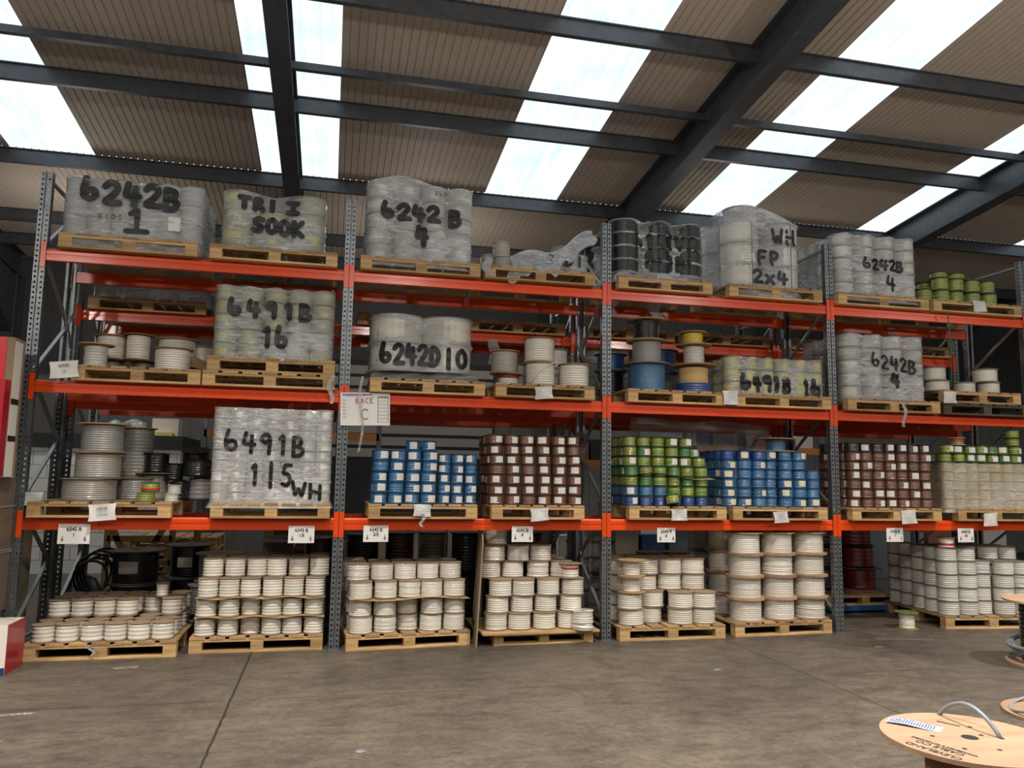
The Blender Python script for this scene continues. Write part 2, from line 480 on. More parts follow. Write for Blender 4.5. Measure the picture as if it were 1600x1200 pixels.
# ---------------------------------------------------------------- spray lettering
G = {  # strokes in a unit cell, x 0..1, y 0..1
 '0': [[(.5,1),(.2,.85),(.08,.5),(.2,.15),(.5,0),(.8,.15),(.92,.5),(.8,.85),(.5,1)]],
 '1': [[(.3,.78),(.55,1),(.55,0)]], 'I': [[(.5,1),(.5,0)]], '|': [[(.5,1.05),(.5,-.1)]],
 '1b': [[(.25,.78),(.5,1),(.5,0)],[(.12,0),(.9,0)]],
 'Ib': [[(.5,1),(.5,0)],[(.15,1),(.85,1)],[(.15,0),(.85,0)]],
 '2': [[(.08,.78),(.3,1),(.7,.98),(.85,.72),(.55,.38),(.08,0),(.95,.02)]],
 '3': [[(.12,.9),(.5,1),(.82,.78),(.45,.54),(.88,.28),(.5,0),(.1,.1)]],
 '4': [[(.25,1),(.1,.42),(.9,.42)],[(.68,.85),(.66,0)]],
 '5': [[(.85,1),(.25,1),(.15,.55),(.6,.6),(.85,.3),(.55,0),(.1,.08)]],
 '6': [[(.25,1),(.1,.5),(.15,.12),(.5,0),(.85,.15),(.8,.45),(.45,.5),(.14,.32)]],
 '8': [[(.5,1),(.2,.78),(.5,.53),(.85,.25),(.5,0),(.15,.25),(.5,.53),(.8,.78),(.5,1)]],
 '9': [[(.82,.72),(.5,.52),(.15,.72),(.35,.98),(.7,.98),(.82,.72),(.75,0)]],
 'A': [[(.05,0),(.5,1),(.95,0)],[(.22,.4),(.78,.4)]],
 'B': [[(.15,0),(.15,1)],[(.15,1),(.65,.95),(.72,.72),(.5,.53),(.15,.52)],[(.5,.53),(.88,.35),(.7,.05),(.15,0)]],
 'C': [[(.85,.85),(.5,1),(.15,.75),(.12,.3),(.45,0),(.88,.1)]],
 'D': [[(.15,0),(.15,1),(.6,.95),(.9,.55),(.6,.05),(.15,0)]],
 'E': [[(.85,1),(.15,1),(.15,0),(.85,0)],[(.15,.52),(.7,.52)]],
 'F': [[(.85,1),(.15,1),(.15,0)],[(.15,.5),(.7,.52)]],
 'G': [[(.85,.85),(.5,1),(.15,.75),(.12,.3),(.45,0),(.85,.15),(.85,.45),(.55,.45)]],
 'H': [[(.15,1),(.15,0)],[(.85,1),(.85,0)],[(.15,.5),(.85,.5)]],
 'K': [[(.15,1),(.15,0)],[(.85,1),(.15,.45),(.9,0)]],
 'L': [[(.15,1),(.15,0),(.85,0)]],
 'P': [[(.2,0),(.15,1),(.7,.95),(.8,.7),(.6,.48),(.2,.45)]],
 'R': [[(.2,0),(.15,1),(.7,.95),(.78,.72),(.55,.5),(.2,.48)],[(.5,.5),(.9,0)]],
 'S': [[(.85,.88),(.5,1),(.15,.8),(.3,.55),(.7,.45),(.85,.2),(.5,0),(.12,.12)]],
 'T': [[(.05,1),(.95,1)],[(.5,1),(.5,0)]],
 'U': [[(.12,1),(.12,.3),(.45,0),(.85,.25),(.88,1)]],
 'V': [[(.1,1),(.5,0),(.9,1)]],
 'W': [[(.05,1),(.25,0),(.5,.6),(.75,0),(.95,1)]],
 'X': [[(.1,1),(.9,0)],[(.9,1),(.1,0)]], 'x': [[(.15,.65),(.85,0)],[(.85,.65),(.15,0)]],
 'O': [[(.5,1),(.2,.85),(.08,.5),(.2,.15),(.5,0),(.8,.15),(.92,.5),(.8,.85),(.5,1)]],
 '/': [[(.1,0),(.9,1)]], ' ': [], 'd': [[(.5,1),(.5,.05)],[(.2,.4),(.5,0),(.8,.4)]],
}
def glyphs(text, x, z, cw, ch, gap=.25, slope=0.0, wob=.0, seed=1):
    """strokes of a word laid out in (x, z); text is a string or list of glyph names"""
    r = random.Random(seed); out = []
    for c in text:
        jx, jz = r.uniform(-wob, wob)*cw, r.uniform(-wob, wob)*ch
        for st in G[c]: out.append([(x+p[0]*cw+jx, z+p[1]*ch+jz+slope*(p[0]*cw)) for p in st])
        x += cw*(1+gap); z += slope*cw*(1+gap)
    return out
def ribbons(strokes, w, yfn, mb=None, step=.012, eps=.006):
    mb = mb or MB()
    lay = 0
    for st in strokes:
        lay += 1; e = eps + (lay % 5)*.0007
        pts = []
        for a, b in zip(st, st[1:]):
            n = max(1, int(math.hypot(b[0]-a[0], b[1]-a[1])/step))
            pts += [(a[0]+(b[0]-a[0])*i/n, a[1]+(b[1]-a[1])*i/n) for i in range(n)]
        pts.append(st[-1])
        # soften corners
        for _ in range(2):
            pts = [pts[0]] + [((p[0]+2*q[0]+s[0])/4, (p[1]+2*q[1]+s[1])/4) for p, q, s in zip(pts, pts[1:], pts[2:])] + [pts[-1]]
        n = len(mb.v); N = len(pts)
        for i, p in enumerate(pts):
            a = pts[max(i-1, 0)]; b = pts[min(i+1, N-1)]; dx, dz = b[0]-a[0], b[1]-a[1]; l = math.hypot(dx, dz) or 1
            nx, nz = -dz/l*w/2, dx/l*w/2
            for k in (-1, 0, 1):
                X, Z = p[0]+nx*k, p[1]+nz*k; mb.v.append((X, yfn(X, Z)-e, Z))
        for i in range(N-1):
            for k in range(2):
                a = n+i*3+k; mb.f.append((a, a+1, a+4, a+3)); mb.sm.append(True)
        for p in (pts[0], pts[-1]):
            m = len(mb.v); mb.v.append((p[0], yfn(*p)-e, p[1]))
            for k in range(10):
                t = 2*PI*k/10; X, Z = p[0]+w/2*math.cos(t), p[1]+w/2*math.sin(t); mb.v.append((X, yfn(X, Z)-e, Z))
            for k in range(10): mb.f.append((m, m+1+k, m+1+(k+1) % 10)); mb.sm.append(True)
    return mb

# ---------------------------------------------------------------- shrink-wrapped loads
def wrapped(label, x0, x1, y0, dep, z0, nl, lh, nx, ny, r, mat, fmat=M_FWHT, fm=M_FILM, texts=(), extra=(), drop=None, rot=0, sag=.013, dip=.02, rw=None,
            skirt=.05, group='film-wrapped pallet loads', turns=7, wr=.006, stw=.045, stickers=(), name='wrapped_pallet_load', side='LR', slope=1.1):
    """reels in a grid under one taut film; extra = (x, y, r, h) reels on top; drop = columns missing in the top layer"""
    W = x1-x0; t = thing(name, label, 'wrapped load', (x0, y0, z0), rot, group); LAST['load'] = t
    px = (W-2*r)/(nx-1) if nx > 1 else 0; py = (dep-2*r)/(ny-1) if ny > 1 else 0
    rw = rw or r*.93
    tops = []
    for k in range(nl):
        for j in range(ny):
            for i in range(nx):
                if drop and k >= nl-1 and (i, j) in drop: continue
                if k == nl-1 or (drop and k == nl-2 and (i, j) in drop): tops.append((r+i*px, r+j*py, r, (k+1)*lh))
                if not (j == 0 or i in (0, nx-1)) : continue
                if j > 1 and k < nl-1: continue
                wm = cached(('w', rw, lh, .006, turns, (i+k) % 3, mat.name, .001), lambda: winding_mesh(rw, lh-.001, .006, turns, (i+k) % 3, mat, .001, 22))
                o = part('reel', wm, t, (r+i*px, r+j*py, k*lh))
    for (ex, ey, er, eh) in extra:
        base = nl*lh; wm = cached(('w', er*.93, eh, .006, turns, 0, mat.name, .001), lambda: winding_mesh(er*.93, eh, .006, turns, 0, mat, .001, 22))
        part('reel', wm, t, (ex, ey, base)); part('reel_flange', cached(('f', er, .006, er*.15, fmat.name), lambda: flange_mesh(er, .006, er*.15, fmat)), t, (ex, ey, base+eh))
        tops.append((ex, ey, er, base+eh+.006))
    def H(x, y):
        return max(zt - slope*max(0, math.hypot(x-a, y-b)-rr) - .25*max(0, min(r, math.hypot(x-a, y-b))-rr*.9) for a, b, rr, zt in tops) + .006
    ox, oy = rnd.uniform(0, 50), rnd.uniform(0, 50)
    def inset(s, pitch, z):
        ph = (z/lh) % 1.0; v = sag*(1-(abs(ph-.5)*2)**6) if z > -.01 else 0
        d = dip*(.5-.5*math.cos(2*PI*s/pitch)) if pitch > 0 else 0
        return v+d
    def yfront(x, z):
        """film surface on the aisle side, in the load's own axes"""
        e = 0
        if x < r: e = r-math.sqrt(max(0, r*r-(r-x)**2))
        elif x > W-r: e = r-math.sqrt(max(0, r*r-(x-(W-r))**2))
        q = inset(x-r, px if nx > 1 else W, z) if r <= x <= W-r else inset(0, 1, z)
        return e+q - .004 + wr*noise.noise(Vector((x*6+ox, z*16, oy)))
    # perimeter samples
    P = []
    def side_pts(a, b, pitch, nrm, L, n):
        for i in range(n):
            s = L*i/n; P.append((a[0]+(b[0]-a[0])*i/n, a[1]+(b[1]-a[1])*i/n, nrm, s, pitch))
    def corner(cx, cy, a0):
        for i in range(7):
            a = a0+PI/2*i/7; P.append((cx+r*math.cos(a), cy+r*math.sin(a), (math.cos(a), math.sin(a)), 0, 0))
    nn = max(8, int(W/.035)); nd = max(4, int(dep/.06))
    side_pts((r, 0), (W-r, 0), px, (0, -1), W-2*r, nn); corner(W-r, r, -PI/2)
    side_pts((W, r), (W, dep-r), py, (1, 0), dep-2*r, nd); corner(W-r, dep-r, 0)
    side_pts((W-r, dep), (r, dep), px, (0, 1), W-2*r, nn//2); corner(r, dep-r, PI/2)
    side_pts((0, dep-r), (0, r), py, (-1, 0), dep-2*r, nd); corner(r, r, PI)
    mb = MB(); N = len(P); rings = []
    nv = nl*8
    for v in range(-2, nv+1):
        row = []
        for (x, y, nrm, s, pitch) in P:
            Ht = H(x, y)
            if v < 0: z = -skirt*(-v)/2; q = -.012*(-v)
            else: z = Ht*v/nv; q = inset(s, pitch, min(z, Ht-.001)) if v < nv else .0
            if v == nv: q = .004
            q -= .004 - wr*noise.noise(Vector((x*6+ox, z*16, y*6+oy)))
            row.append((x-nrm[0]*q, y-nrm[1]*q, z + (wr*.6*noise.noise(Vector((x*9, y*9, oy))) if v == nv else 0)))
        rings.append(row)
    cx, cy = W/2, dep/2; nc = 7
    for c in range(1, nc):
        f = 1-c/nc; row = []
        for (x, y, nrm, s, pitch) in P:
            X, Y = cx+(x-cx)*f, cy+(y-cy)*f; row.append((X, Y, H(X, Y)+wr*1.2*noise.noise(Vector((X*8+ox, Y*8, 3)))))
        rings.append(row)
    for row in rings: mb.v += row
    for j in range(len(rings)-1):
        for i in range(N):
            k = (i+1) % N; mb.f.append((j*N+i, j*N+k, (j+1)*N+k, (j+1)*N+i)); mb.sm.append(True)
    mb.f.append(tuple((len(rings)-1)*N+i for i in range(N))); mb.sm.append(True)
    part('stretch_film', mb.mesh('stretch_film', fm), t)
    if texts:
        mt = MB()
        for tx in texts:
            txt, x, z, cw, ch = tx[:5]; kw = tx[5] if len(tx) > 5 else {}
            w = kw.pop('w', stw) if kw else stw
            ribbons(glyphs(txt, x, z, cw, ch, **kw), w, yfront, mt)
        part('sprayed_lettering', mt.mesh('sprayed_lettering', M_SPRAY), t, label='black sprayed lettering')
    for (sx, sz, sw, sh) in stickers:
        ms = MB().sheet(lambda u, v: (sx+u*sw, yfront(sx+u*sw, sz+v*sh)-.004, sz+v*sh), 4, 4)
        part('label_sticker', ms.mesh('label_sticker', M_STICK), t)
    return t

# ================================================================ FLOOR LEVEL
pallet(.16, 1.44, -.09, 0, 'wooden pallet on the floor under the lowest white reels beside the red box', 1.05, group='floor pallets')
pallet(1.53, 2.745, .015, 0, 'wooden pallet on the floor in first bay, against the second upright', 1.0, group='floor pallets')
pallet(2.965, 4.195, -.095, 0, 'wooden pallet on the floor with a brown board leaning at its end', 1.0, .09, group='floor pallets')
pallet(5.76, 6.965, -.06, 0, 'wooden pallet on the floor right of the third upright', 1.05, group='floor pallets')
pallet(7.10, 8.33, -.03, 0, 'wooden pallet on the floor carrying four layers of big white drums', 1.0, .05, group='floor pallets')
pallet(9.84, 11.08, .04, 0, 'wooden pallet on the floor at the right end with square stack of reels', 1.2, -.10, group='floor pallets')
# fourth floor pallet has a plain board top and thin second deck
t4 = thing('wooden_pallet', 'thin wooden skid on the floor with wide splintered top boards', 'pallet', (4.42, -.06, 0), .03, 'floor pallets')
for i in range(3):
    part('block', cached('sk', lambda: MB().box(0, 0, .02, .1, .9, .085).mesh('block', M_PW)), t4, (i*.48, 0, 0))
    part('bottom_board', cached('skb', lambda: MB().box(0, 0, 0, 1.06, .1, .02).mesh('bottom_board', M_PW)), t4, (0, i*.4, 0))
for i in range(4):
    part('deck_board', cached('skd', lambda: MB().box(-.14, 0, 0, 1.1, .2, .022).mesh('deck_board', M_PW)), t4, (rnd.uniform(-.02, .02), -.06+i*.235, .11-.0), (0, 0, rnd.uniform(-.01, .01)))
part('stringer_board', MB().box(0, 0, .085, 1.06, .1, .11).mesh('stringer_board', M_PW), t4); part('stringer_board', MB().box(0, .78, .085, 1.06, .88, .11).mesh('stringer_board', M_PW), t4)

W_ = 'white_cable_reel'
stack(W_, 'white', 'cable reel', 'first floor pallet', 'small white reels on first floor pallet', .19, -.07, PH, 6, 5, 2, .100, .158, px=.202, py=.205, mat=M_WHITE, turns=4, side='R',
      present=lambda i, j, k: k == 0 or (j >= 2 and i != 4 or j >= 3), off=lambda i, j, k: (0, (-.0 if k == 0 else -.02)), allrows=True, rw=.096)
reel(W_, 'small white cable reel standing alone on top of first floor pallet reels', 'cable reel', (1.18, .50, PH+.317), .065, .13, M_WHITE, M_KRAFT, .056, turns=4)
def pf2(i, j, k): return k < 3 or j >= 1
stack(W_, 'white', 'cable reel', 'second floor pallet', 'white reels on second floor pallet', 1.555, .02, PH, 6, 4, 4, .098, .178, px=.199, py=.21, mat=M_WHITE, turns=6, side='R', present=pf2,
      off=lambda i, j, k: ((.0, .05 if i == 2 and k < 2 else 0) if k < 3 else (.03, -.08)), jit=.007, rw=.096)
stack(W_, 'white', 'cable reel', 'third floor pallet', 'white reels on third floor pallet', 2.99, -.07, PH, 5, 4, 4, .115, .165, px=.238, py=.24, rot=.09, mat=M_WHITE, turns=9, side='L', present=lambda i, j, k: k < 3 or j >= 1,
      off=lambda i, j, k: ((.0, .08 if i == 2 and k < 2 else 0) if k < 3 else (-.02, -.13)), jit=.008, rw=.113)
for k, z in ((1, PH+.163), (2, PH+.328), (3, PH+.493)):
    w_ = [.0, .05, .0][k-1]
    m = MB().sheet(lambda u, v: (u*1.2, v*.9, .004+.012*math.sin(u*9+k)*(v < .3)), 20, 8)
    if k == 2: single('cardboard_sheet', m.mesh('cardboard_sheet', M_CARD), 'brown cardboard sheet between layers of white reels on third floor pallet', 'cardboard sheet', (2.985, -.115, z-.004), (0, 0, .09))
# fifth-layer pyramid pile
def p4(i, j, k):
    if i == 4: return False
    return k < 4 or (k == 4 and j >= 1 and i < 3) or (k == 5 and j >= 1 and i < 1)
stack(W_, 'white', 'cable reel', 'on the thin floor skid', 'white reels on the thin skid', 4.335, -.03, .134, 4, 3, 6, .125, .168, px=.262, py=.27, mat=M_WHITE, turns=7, side='R', present=p4,
      off=lambda i, j, k: ((.0, .0), (.03, .03), (.04, .02), (-.04, .16), (.0, -.1), (.03, -.06))[k], jit=.012, rw=.119)
reel(W_, 'white cable reel with a red tape band on top right of the skid pile', 'cable reel', (5.27, .12, .134+.506), .125, .15, M_WHITE, M_KRAFT, .093, turns=5, band=(.09, .018, plain('red_tape', '#c0202c', .4)), rot=.5)
tag(part('white_cable_coil', winding_mesh(.115, .2, 0, 9, 5, M_WHITE, .012), None, (5.36, -.04, .134)), 'loose white cable coil without flanges on the right end of the skid', 'cable coil')

for k, zz_ in ((0, PH+.178), (1, PH+.356)):
    single('cardboard_sheet', MB().sheet(lambda u, v: (u*1.19, v*.8, .002+.009*math.sin(u*17+k*2)*(1-v)**6), 40, 6).mesh('cardboard_sheet', M_CARD), ['wavy brown cardboard sheet over bottom layer of second floor pallet', 'wavy brown cardboard sheet over second layer of second floor pallet'][k], 'cardboard sheet', (1.56, -.01, zz_-.003))
F5 = 'white reels on fifth floor pallet'
def p5(i, j, k): return not (k == 3 and j < 1) and not (k == 2 and j < 1 and i > 0) and not (i == 0 and j == 0 and k > 1)
stack(W_, 'white', 'cable reel', 'fifth floor pallet', F5, 5.80, -.04, PH, 4, 3, 4, .14, .168, px=.283, py=.3, mat=M_WHITE, turns=7, side='L', present=p5,
      off=lambda i, j, k: (.0, .13 if i == 1 and k < 2 else 0) if k < 2 else (-.03, -.1), jit=.012, rw=.133)
for k in range(2):
    reel(W_, ['white reel with narrow winding and wide flanges, lower of two, fifth pallet', 'white reel with narrow winding and wide flanges, upper of two, fifth pallet'][k], 'cable reel',
         (5.95, .10, PH+.337+k*.172), .155, .17, M_WHITE, M_PLYD, .098, t=.009, turns=6, loose=.006, seed=k, group='narrow white reels')
stack('white_cable_drum', 'white', 'cable drum', 'sixth floor pallet', 'big white drums on sixth floor pallet', 7.14, -.01, PH, 3, 2, 4, .21, .242, px=.418, py=.45, rot=.05, mat=M_WHITE, fmat=M_PLY, rw=.172,
      t=.012, turns=11, side='L', jit=.004, noun='cable drum', off=lambda i, j, k: (.0, -.03))
stack(W_, 'white', 'cable reel', 'right end pallet', 'white reels on the right end floor pallet', 9.86, .05, PH, 5, 5, 5, .118, .157, px=.243, py=.24, rot=-.10, mat=M_WHITE2, fmat=M_FGRY, turns=6, side='L', jit=.004, rw=.115,
      present=lambda i, j, k: k < 4 or j > 0 or i in (0, 1), off=lambda i, j, k: (.0, .08 if i in (2,) else 0))
reel(W_, 'white cable reel with broad red tape on corner of right end stack', 'cable reel', (9.99, .14, PH+5*.157), .115, .125, M_WHITE, M_FGRY, .09, turns=5, band=(.03, .022, MATS['red_tape']))
reel(W_, 'small white reel with lime top flange standing on the bare floor', 'cable reel', (9.41, .16, 0), .13, .19, M_WHITE, M_YG, .088, t=.008, turns=9, loose=.005)
# brown board leaning beside third pallet
bd = MB().poly_x([(-.10, 0), (-.02, 0), (.55, 1.12), (.12, 1.06)], 0, .014)
single('leaning_board', MB().poly_x([(-.12, 0), (.5, 0), (.5, 1.12), (.1, 1.12), (-.08, 1.04)], 0, .014).mesh('leaning_board', plain('brown_hardboard', '#8d7a60', .7, nz=.25)), 'tall brown hardboard sheet leaning between third pallet and the skid', 'board', (4.235, .0, 0), (0, .05, -.10))

# ================================================================ FIRST SHELF
z1 = SH[1]
pallet(.10, 1.315, -.08, z1, 'wooden pallet on the lowest shelf under grey cable drums, far left', 1.2, group='lowest shelf pallets')
pallet(1.66, 2.76, -.08, z1, 'wooden pallet under the tall wrapped load on lowest shelf', 1.0, group='lowest shelf pallets')
pallet(3.13, 4.22, -.08, z1, 'wooden pallet under the small blue reels with paper label, second bay', 1.0, group='lowest shelf pallets')
pallet(4.37, 5.36, -.08, z1, 'wooden pallet under the brown wire reels of the second bay', 1.0, group='lowest shelf pallets')
pallet(5.86, 6.99, -.08, z1, 'wooden pallet under the green wire reels on lowest shelf', 1.0, group='lowest shelf pallets')
pallet(7.07, 8.24, -.08, z1, 'wooden pallet under the blue reels of the third bay', 1.0, group='lowest shelf pallets')
pallet(8.56, 9.75, -.08, z1, 'wooden pallet under the brown reels of the fourth bay', 1.0, group='lowest shelf pallets')
pallet(9.98, 11.10, -.08, z1, 'wooden pallet under the cream wrapped load on lowest shelf', 1.0, group='lowest shelf pallets')
zt = z1+PH
B = 'blue_wire_reel'
stack(B, 'blue', 'wire reel', 'second bay blue stack', 'blue reels of the second bay', 3.16, -.04, zt, 4, 4, 6, .081, .108, px=.164, py=.166, mat=M_BLUE, fmat=M_FBLUE, turns=4, stick=.85, side='L', jit=.004, rw=.077, noun='wire reel',
      present=lambda i, j, k: k < 5 or (j == 1 and i in (2, 3)), off=lambda i, j, k: (.012*(k-2)*.3, .02 if i == 2 else 0))
stack(B, 'blue', 'wire reel', 'right half of second bay stack', 'blue reels of the second bay', 3.83, .03, zt, 3, 4, 5, .067, .103, px=.138, py=.15, mat=M_BLUE, fmat=M_FBLUE, turns=4, stick=.9, side='', jit=.004, rw=.064, noun='wire reel')
stack('brown_wire_reel', 'brown', 'wire reel', 'second bay brown stack', 'brown reels of the second bay', 4.36, -.03, zt, 6, 4, 7, .081, .104, px=.170, py=.17, mat=M_BROWN, fmat=M_FBRN, turns=5, stick=.9, side='L', jit=.006, rw=.076, noun='wire reel',
      off=lambda i, j, k: (-.016*(k-3)*.5 if k > 3 else 0, 0))
def mgreen(i, j, k):
    if k == 0: return M_BLUED
    if k == 1: return M_BLUE if i in (0, 1, 2) else M_GY
    return [M_GREEN, M_GY, M_YG][(i*5+j*3+k*7+i*k) % 3] if k < 6 else M_YG
def cgreen(i, j, k): return 'blue' if k == 0 or (k == 1 and i < 3) else 'green and yellow'
stack('green_wire_reel', cgreen, 'wire reel', 'third bay green stack', 'green reels of the third bay', 5.85, -.03, zt, 6, 5, 7, .079, .107, px=.164, py=.168, mat=mgreen, fmat=M_FGRN, turns=5, stick=.22, side='L', jit=.005, rw=.074, noun='reel',
      present=lambda i, j, k: i < 5 or k < 5 or (j > 0 and k < 6), off=lambda i, j, k: (0, .05 if k > 3 else 0))
single('cardboard_sheet', MB().sheet(lambda u, v: (u*1.0, v*.9, .012*math.sin(u*7)+(.03*(1-v)**4*math.sin(u*5))), 18, 8).mesh('cardboard_sheet', M_CARD), 'torn cardboard sheet poking out between green reel layers', 'cardboard sheet', (5.88, -.045, zt+3*.107-.003+.0), (0, 0, 0))
reel('green_wire_reel', 'tilted lime green reel lying loose on the front edge of the green pallet', 'wire reel', (6.37, -.065, zt+.02), .077, .10, M_GY, M_FGRN, .072, turns=4, tiltx=-.25, rot=.3)
stack(B, 'blue', 'wire reel', 'third bay blue stack', 'blue reels of the third bay', 7.02, -.04, zt, 7, 4, 6, .084, .104, px=.172, py=.17, mat=lambda i, j, k: M_BLUED if k == 5 and i < 3 else M_BLUE, fmat=M_FBLUE, turns=5, stick=.4, side='L', jit=.006, rw=.08, noun='wire reel',
      present=lambda i, j, k: not (i == 6 and k > 3), off=lambda i, j, k: (0, .05 if (i in (0, 3)) else 0), smat=M_STICKY)
reel('blue_cable_drum', 'blue cable drum with wide wooden flanges on top of the blue stack', 'cable drum', (7.78, .2, zt+6*.104+.0), .215, .155, M_BLUE, M_PLYD, .115, t=.01, turns=6)
stack('brown_wire_reel', lambda i, j, k: 'black' if k == 6 else 'brown', 'wire reel', 'fourth bay brown stack', 'brown reels of the fourth bay', 8.60, -.03, zt, 7, 4, 7, .08, .107, px=.160, py=.168, mat=lambda i, j, k: M_BLACKB if k == 6 else M_BROWN, fmat=M_FBRN, turns=5, stick=.55, side='L', jit=.006, rw=.076, noun='wire reel')
wrapped('cream and green wrapped load with small green reels lying on its top', 9.86, 11.06, -.04, .95, zt, 5, .108, 7, 4, .082, cable('cream_yellow_wire', '#cdb873'), M_FGRN, M_FILMC, dip=.012, sag=.006)
stack('green_wire_reel', 'lime', 'wire reel', 'on the cream wrapped load', 'lime reels on the cream load', 9.88, -.02, zt+.55, 7, 2, 2, .08, .103, px=.164, py=.2, mat=lambda i, j, k: [M_YG, M_GY, M_GREEN][(i+k) % 3], fmat=M_FGRN, turns=4, stick=.5, side='', jit=.012, rw=.075, noun='reel',
      present=lambda i, j, k: j == 0 or k == 0, allrows=True)
for k in range(2):
    reel('green_wire_reel', f'lime reel on right end of the cream load, {["lower", "upper"][k]} of the raised pair', 'wire reel', (10.95, .07, zt+.55+.206+k*.103), .085, .1, M_YG, M_FGRN, .08, turns=3, group='lime reels on the cream load')
reel('green_wire_reel', 'lime reel with a red wire layer on top of the cream load', 'wire reel', (10.14, .07, zt+.55+.206), .1, .09, M_YG, M_FWHT, .082, turns=3, band=(.05, .03, MATS['red_tape']))
# tall wrapped load 6491B
wrapped('tall silver wrapped load sprayed with large black letters on the lowest shelf', 1.63, 2.76, -.06, .98, zt, 9, .101, 7, 5, .08, M_WHITE2, M_FWHT, M_FILMH, dip=.016, sag=.009, stw=.036,
        texts=[('6491B', .12, .50, .13, .185, dict(gap=.2, slope=-.06, wob=.04)), ('1|5', .36, .18, .10, .20, dict(gap=.5, slope=-.04)), ('WH', .76, .08, .13, .13, dict(gap=.2, slope=-.15, w=.034))], name='wrapped_pallet_load')
# grey drums at the far left
def gdrum(lbl, x, y, z, r, h, rw, mat, f, **k): return reel('grey_cable_drum', lbl, 'cable drum', (x, y, z), r, h, mat, f, rw, t=.01, group='grey drums on the first pallet', **k)
gdrum('grey cable drum at bottom left of the far left shelf stack', .52, .24, zt, .255, .21, .235, M_GREYW, M_FGRY, turns=10)
gdrum('grey cable drum standing second in the far left stack', .58, .24, zt+.211, .23, .245, .20, M_GREYW, M_FGRY, turns=11)
gdrum('grey cable drum with pale wooden flanges on top of far left stack', .60, .24, zt+.457, .235, .275, .185, M_GREYC, M_PLY, turns=12)
gdrum('grey cable drum behind the far left stack, bottom', .84, .55, zt, .2, .22, .18, M_GREYC, M_FGRY, turns=9)
gdrum('brown-grey reel column behind the pale topped drum', .80, .68, zt+.222, .2, .5, .17, M_GREYC, M_PLYD, turns=14)
K = 'black_cable_drum'
for i, (x, y, z, r, h, tx) in enumerate([(1.02, .62, zt+.27, .135, .2, 0), (1.2, .58, zt+.2, .10, .17, 0), (1.42, .62, zt+.24, .17, .17, 0), (1.36, .86, zt+.36, .15, .16, .25)]):
    lbl = ['black cable reel left of the other black reels behind green reel', 'narrow black cable reel between two bigger black ones', 'broad black reel on the right of the black group', 'tilted black cable reel at the top of the black group'][i]
    reel(K, lbl, 'cable drum', (x, y, z), r, h, M_BLACK, M_FBLK, r*.9, turns=7, tiltx=tx, loose=.003, group='black reels behind first pallet')
reel('grey_cable_drum', 'wide low drum with lime top carrying the black reels', 'cable drum', (1.02, .62, zt), .2, .268, M_GREYC, M_YG, .13, turns=5)
reel('grey_cable_drum', 'low black drum under the narrow black reel', 'cable drum', (1.26, .6, zt), .11, .198, M_BLACK, M_FBLK, .1, turns=5)
reel('grey_cable_drum', 'low grey drum under the broad black reel', 'cable drum', (1.46, .64, zt), .14, .238, M_GREYC, M_FBLK, .12, turns=5)
reel('green_wire_reel', 'lime green reel in front on the far left shelf pallet, lower', 'wire reel', (1.06, .06, zt), .085, .09, M_YG, M_GY, .08, turns=4, rot=.4)
reel('green_wire_reel', 'green and red reel stacked over the lime reel, far left shelf', 'wire reel', (1.09, .09, zt+.09), .085, .09, M_GY, M_FGRN, .08, turns=4, band=(.02, .02, MATS['red_tape']))
reel(W_, 'small white reel, lower of the pair beside lime reel', 'cable reel', (1.29, .05, zt), .066, .078, M_WHITE2, M_FWHT, .062, turns=3, group='small white pair')
reel(W_, 'small white reel, upper of the pair beside lime reel', 'cable reel', (1.30, .10, zt+.078), .066, .082, M_WHITE2, M_FWHT, .06, turns=4, group='small white pair')
single('cardboard_sheet', MB().sheet(lambda u, v: (u*1.1, v*.9, .004+.006*math.sin(u*11)), 14, 4).mesh('cardboard_sheet', M_CARD), 'cardboard sheet lying flat on the far left lowest shelf pallet under the grey drums', 'cardboard sheet', (.13, .0, zt-.004))

# ================================================================ SECOND SHELF
z2 = SH[2]; zu = z2+PH
g2 = 'middle shelf pallets'
pallet(.375, 1.50, -.08, z2, 'wooden pallet of white drums on the middle shelf, far left', 1.0, group=g2)
pallet(1.515, 2.755, -.08, z2, 'lower of two stacked pallets under the middle shelf wrapped load', 1.0, group=g2)
pallet(1.55, 2.75, -.08, z2+PH, 'upper of two stacked pallets under the middle shelf wrapped load', 1.0, group=g2)
pallet(3.10, 4.275, -.08, z2, 'wooden pallet on the middle shelf under two wide wrapped drum layers', 1.0, group=g2)
pallet(4.39, 5.47, -.08, z2, 'brown pallet on the middle shelf left of the third upright', 1.0, group=g2)
pallet(5.85, 7.0, -.08, z2, 'wooden pallet on the middle shelf under coloured cable drums', 1.0, group=g2)
pallet(7.13, 8.33, -.08, z2, 'wooden pallet on the middle shelf under the low greenish wrapped load', 1.0, group=g2)
pallet(8.55, 9.80, -.08, z2, 'wooden pallet on the middle shelf under the five layer wrapped load', 1.0, group=g2)
pallet(9.85, 11.10, -.08, z2, 'black painted pallet on the middle shelf, lowest of two, fourth bay', 1.0, dark=True, group=g2)
pallet(9.87, 10.97, -.08, z2+PH, 'wooden pallet on top of the black pallet, fourth bay', 1.0, group=g2)
wrapped('greenish wrapped load sprayed with black letters on two stacked pallets', 1.57, 2.73, -.05, .96, z2+2*PH, 5, .142, 5, 4, .115, M_CREAM, M_FGRN, M_FILM, dip=.022, sag=.012, stw=.05,
        texts=[('6491B', .14, .42, .125, .15, dict(gap=.35, slope=-.02, wob=.05)), ('16', .46, .12, .11, .20, dict(gap=.25))], extra=[(.25, .4, .11, .07)], slope=.7)
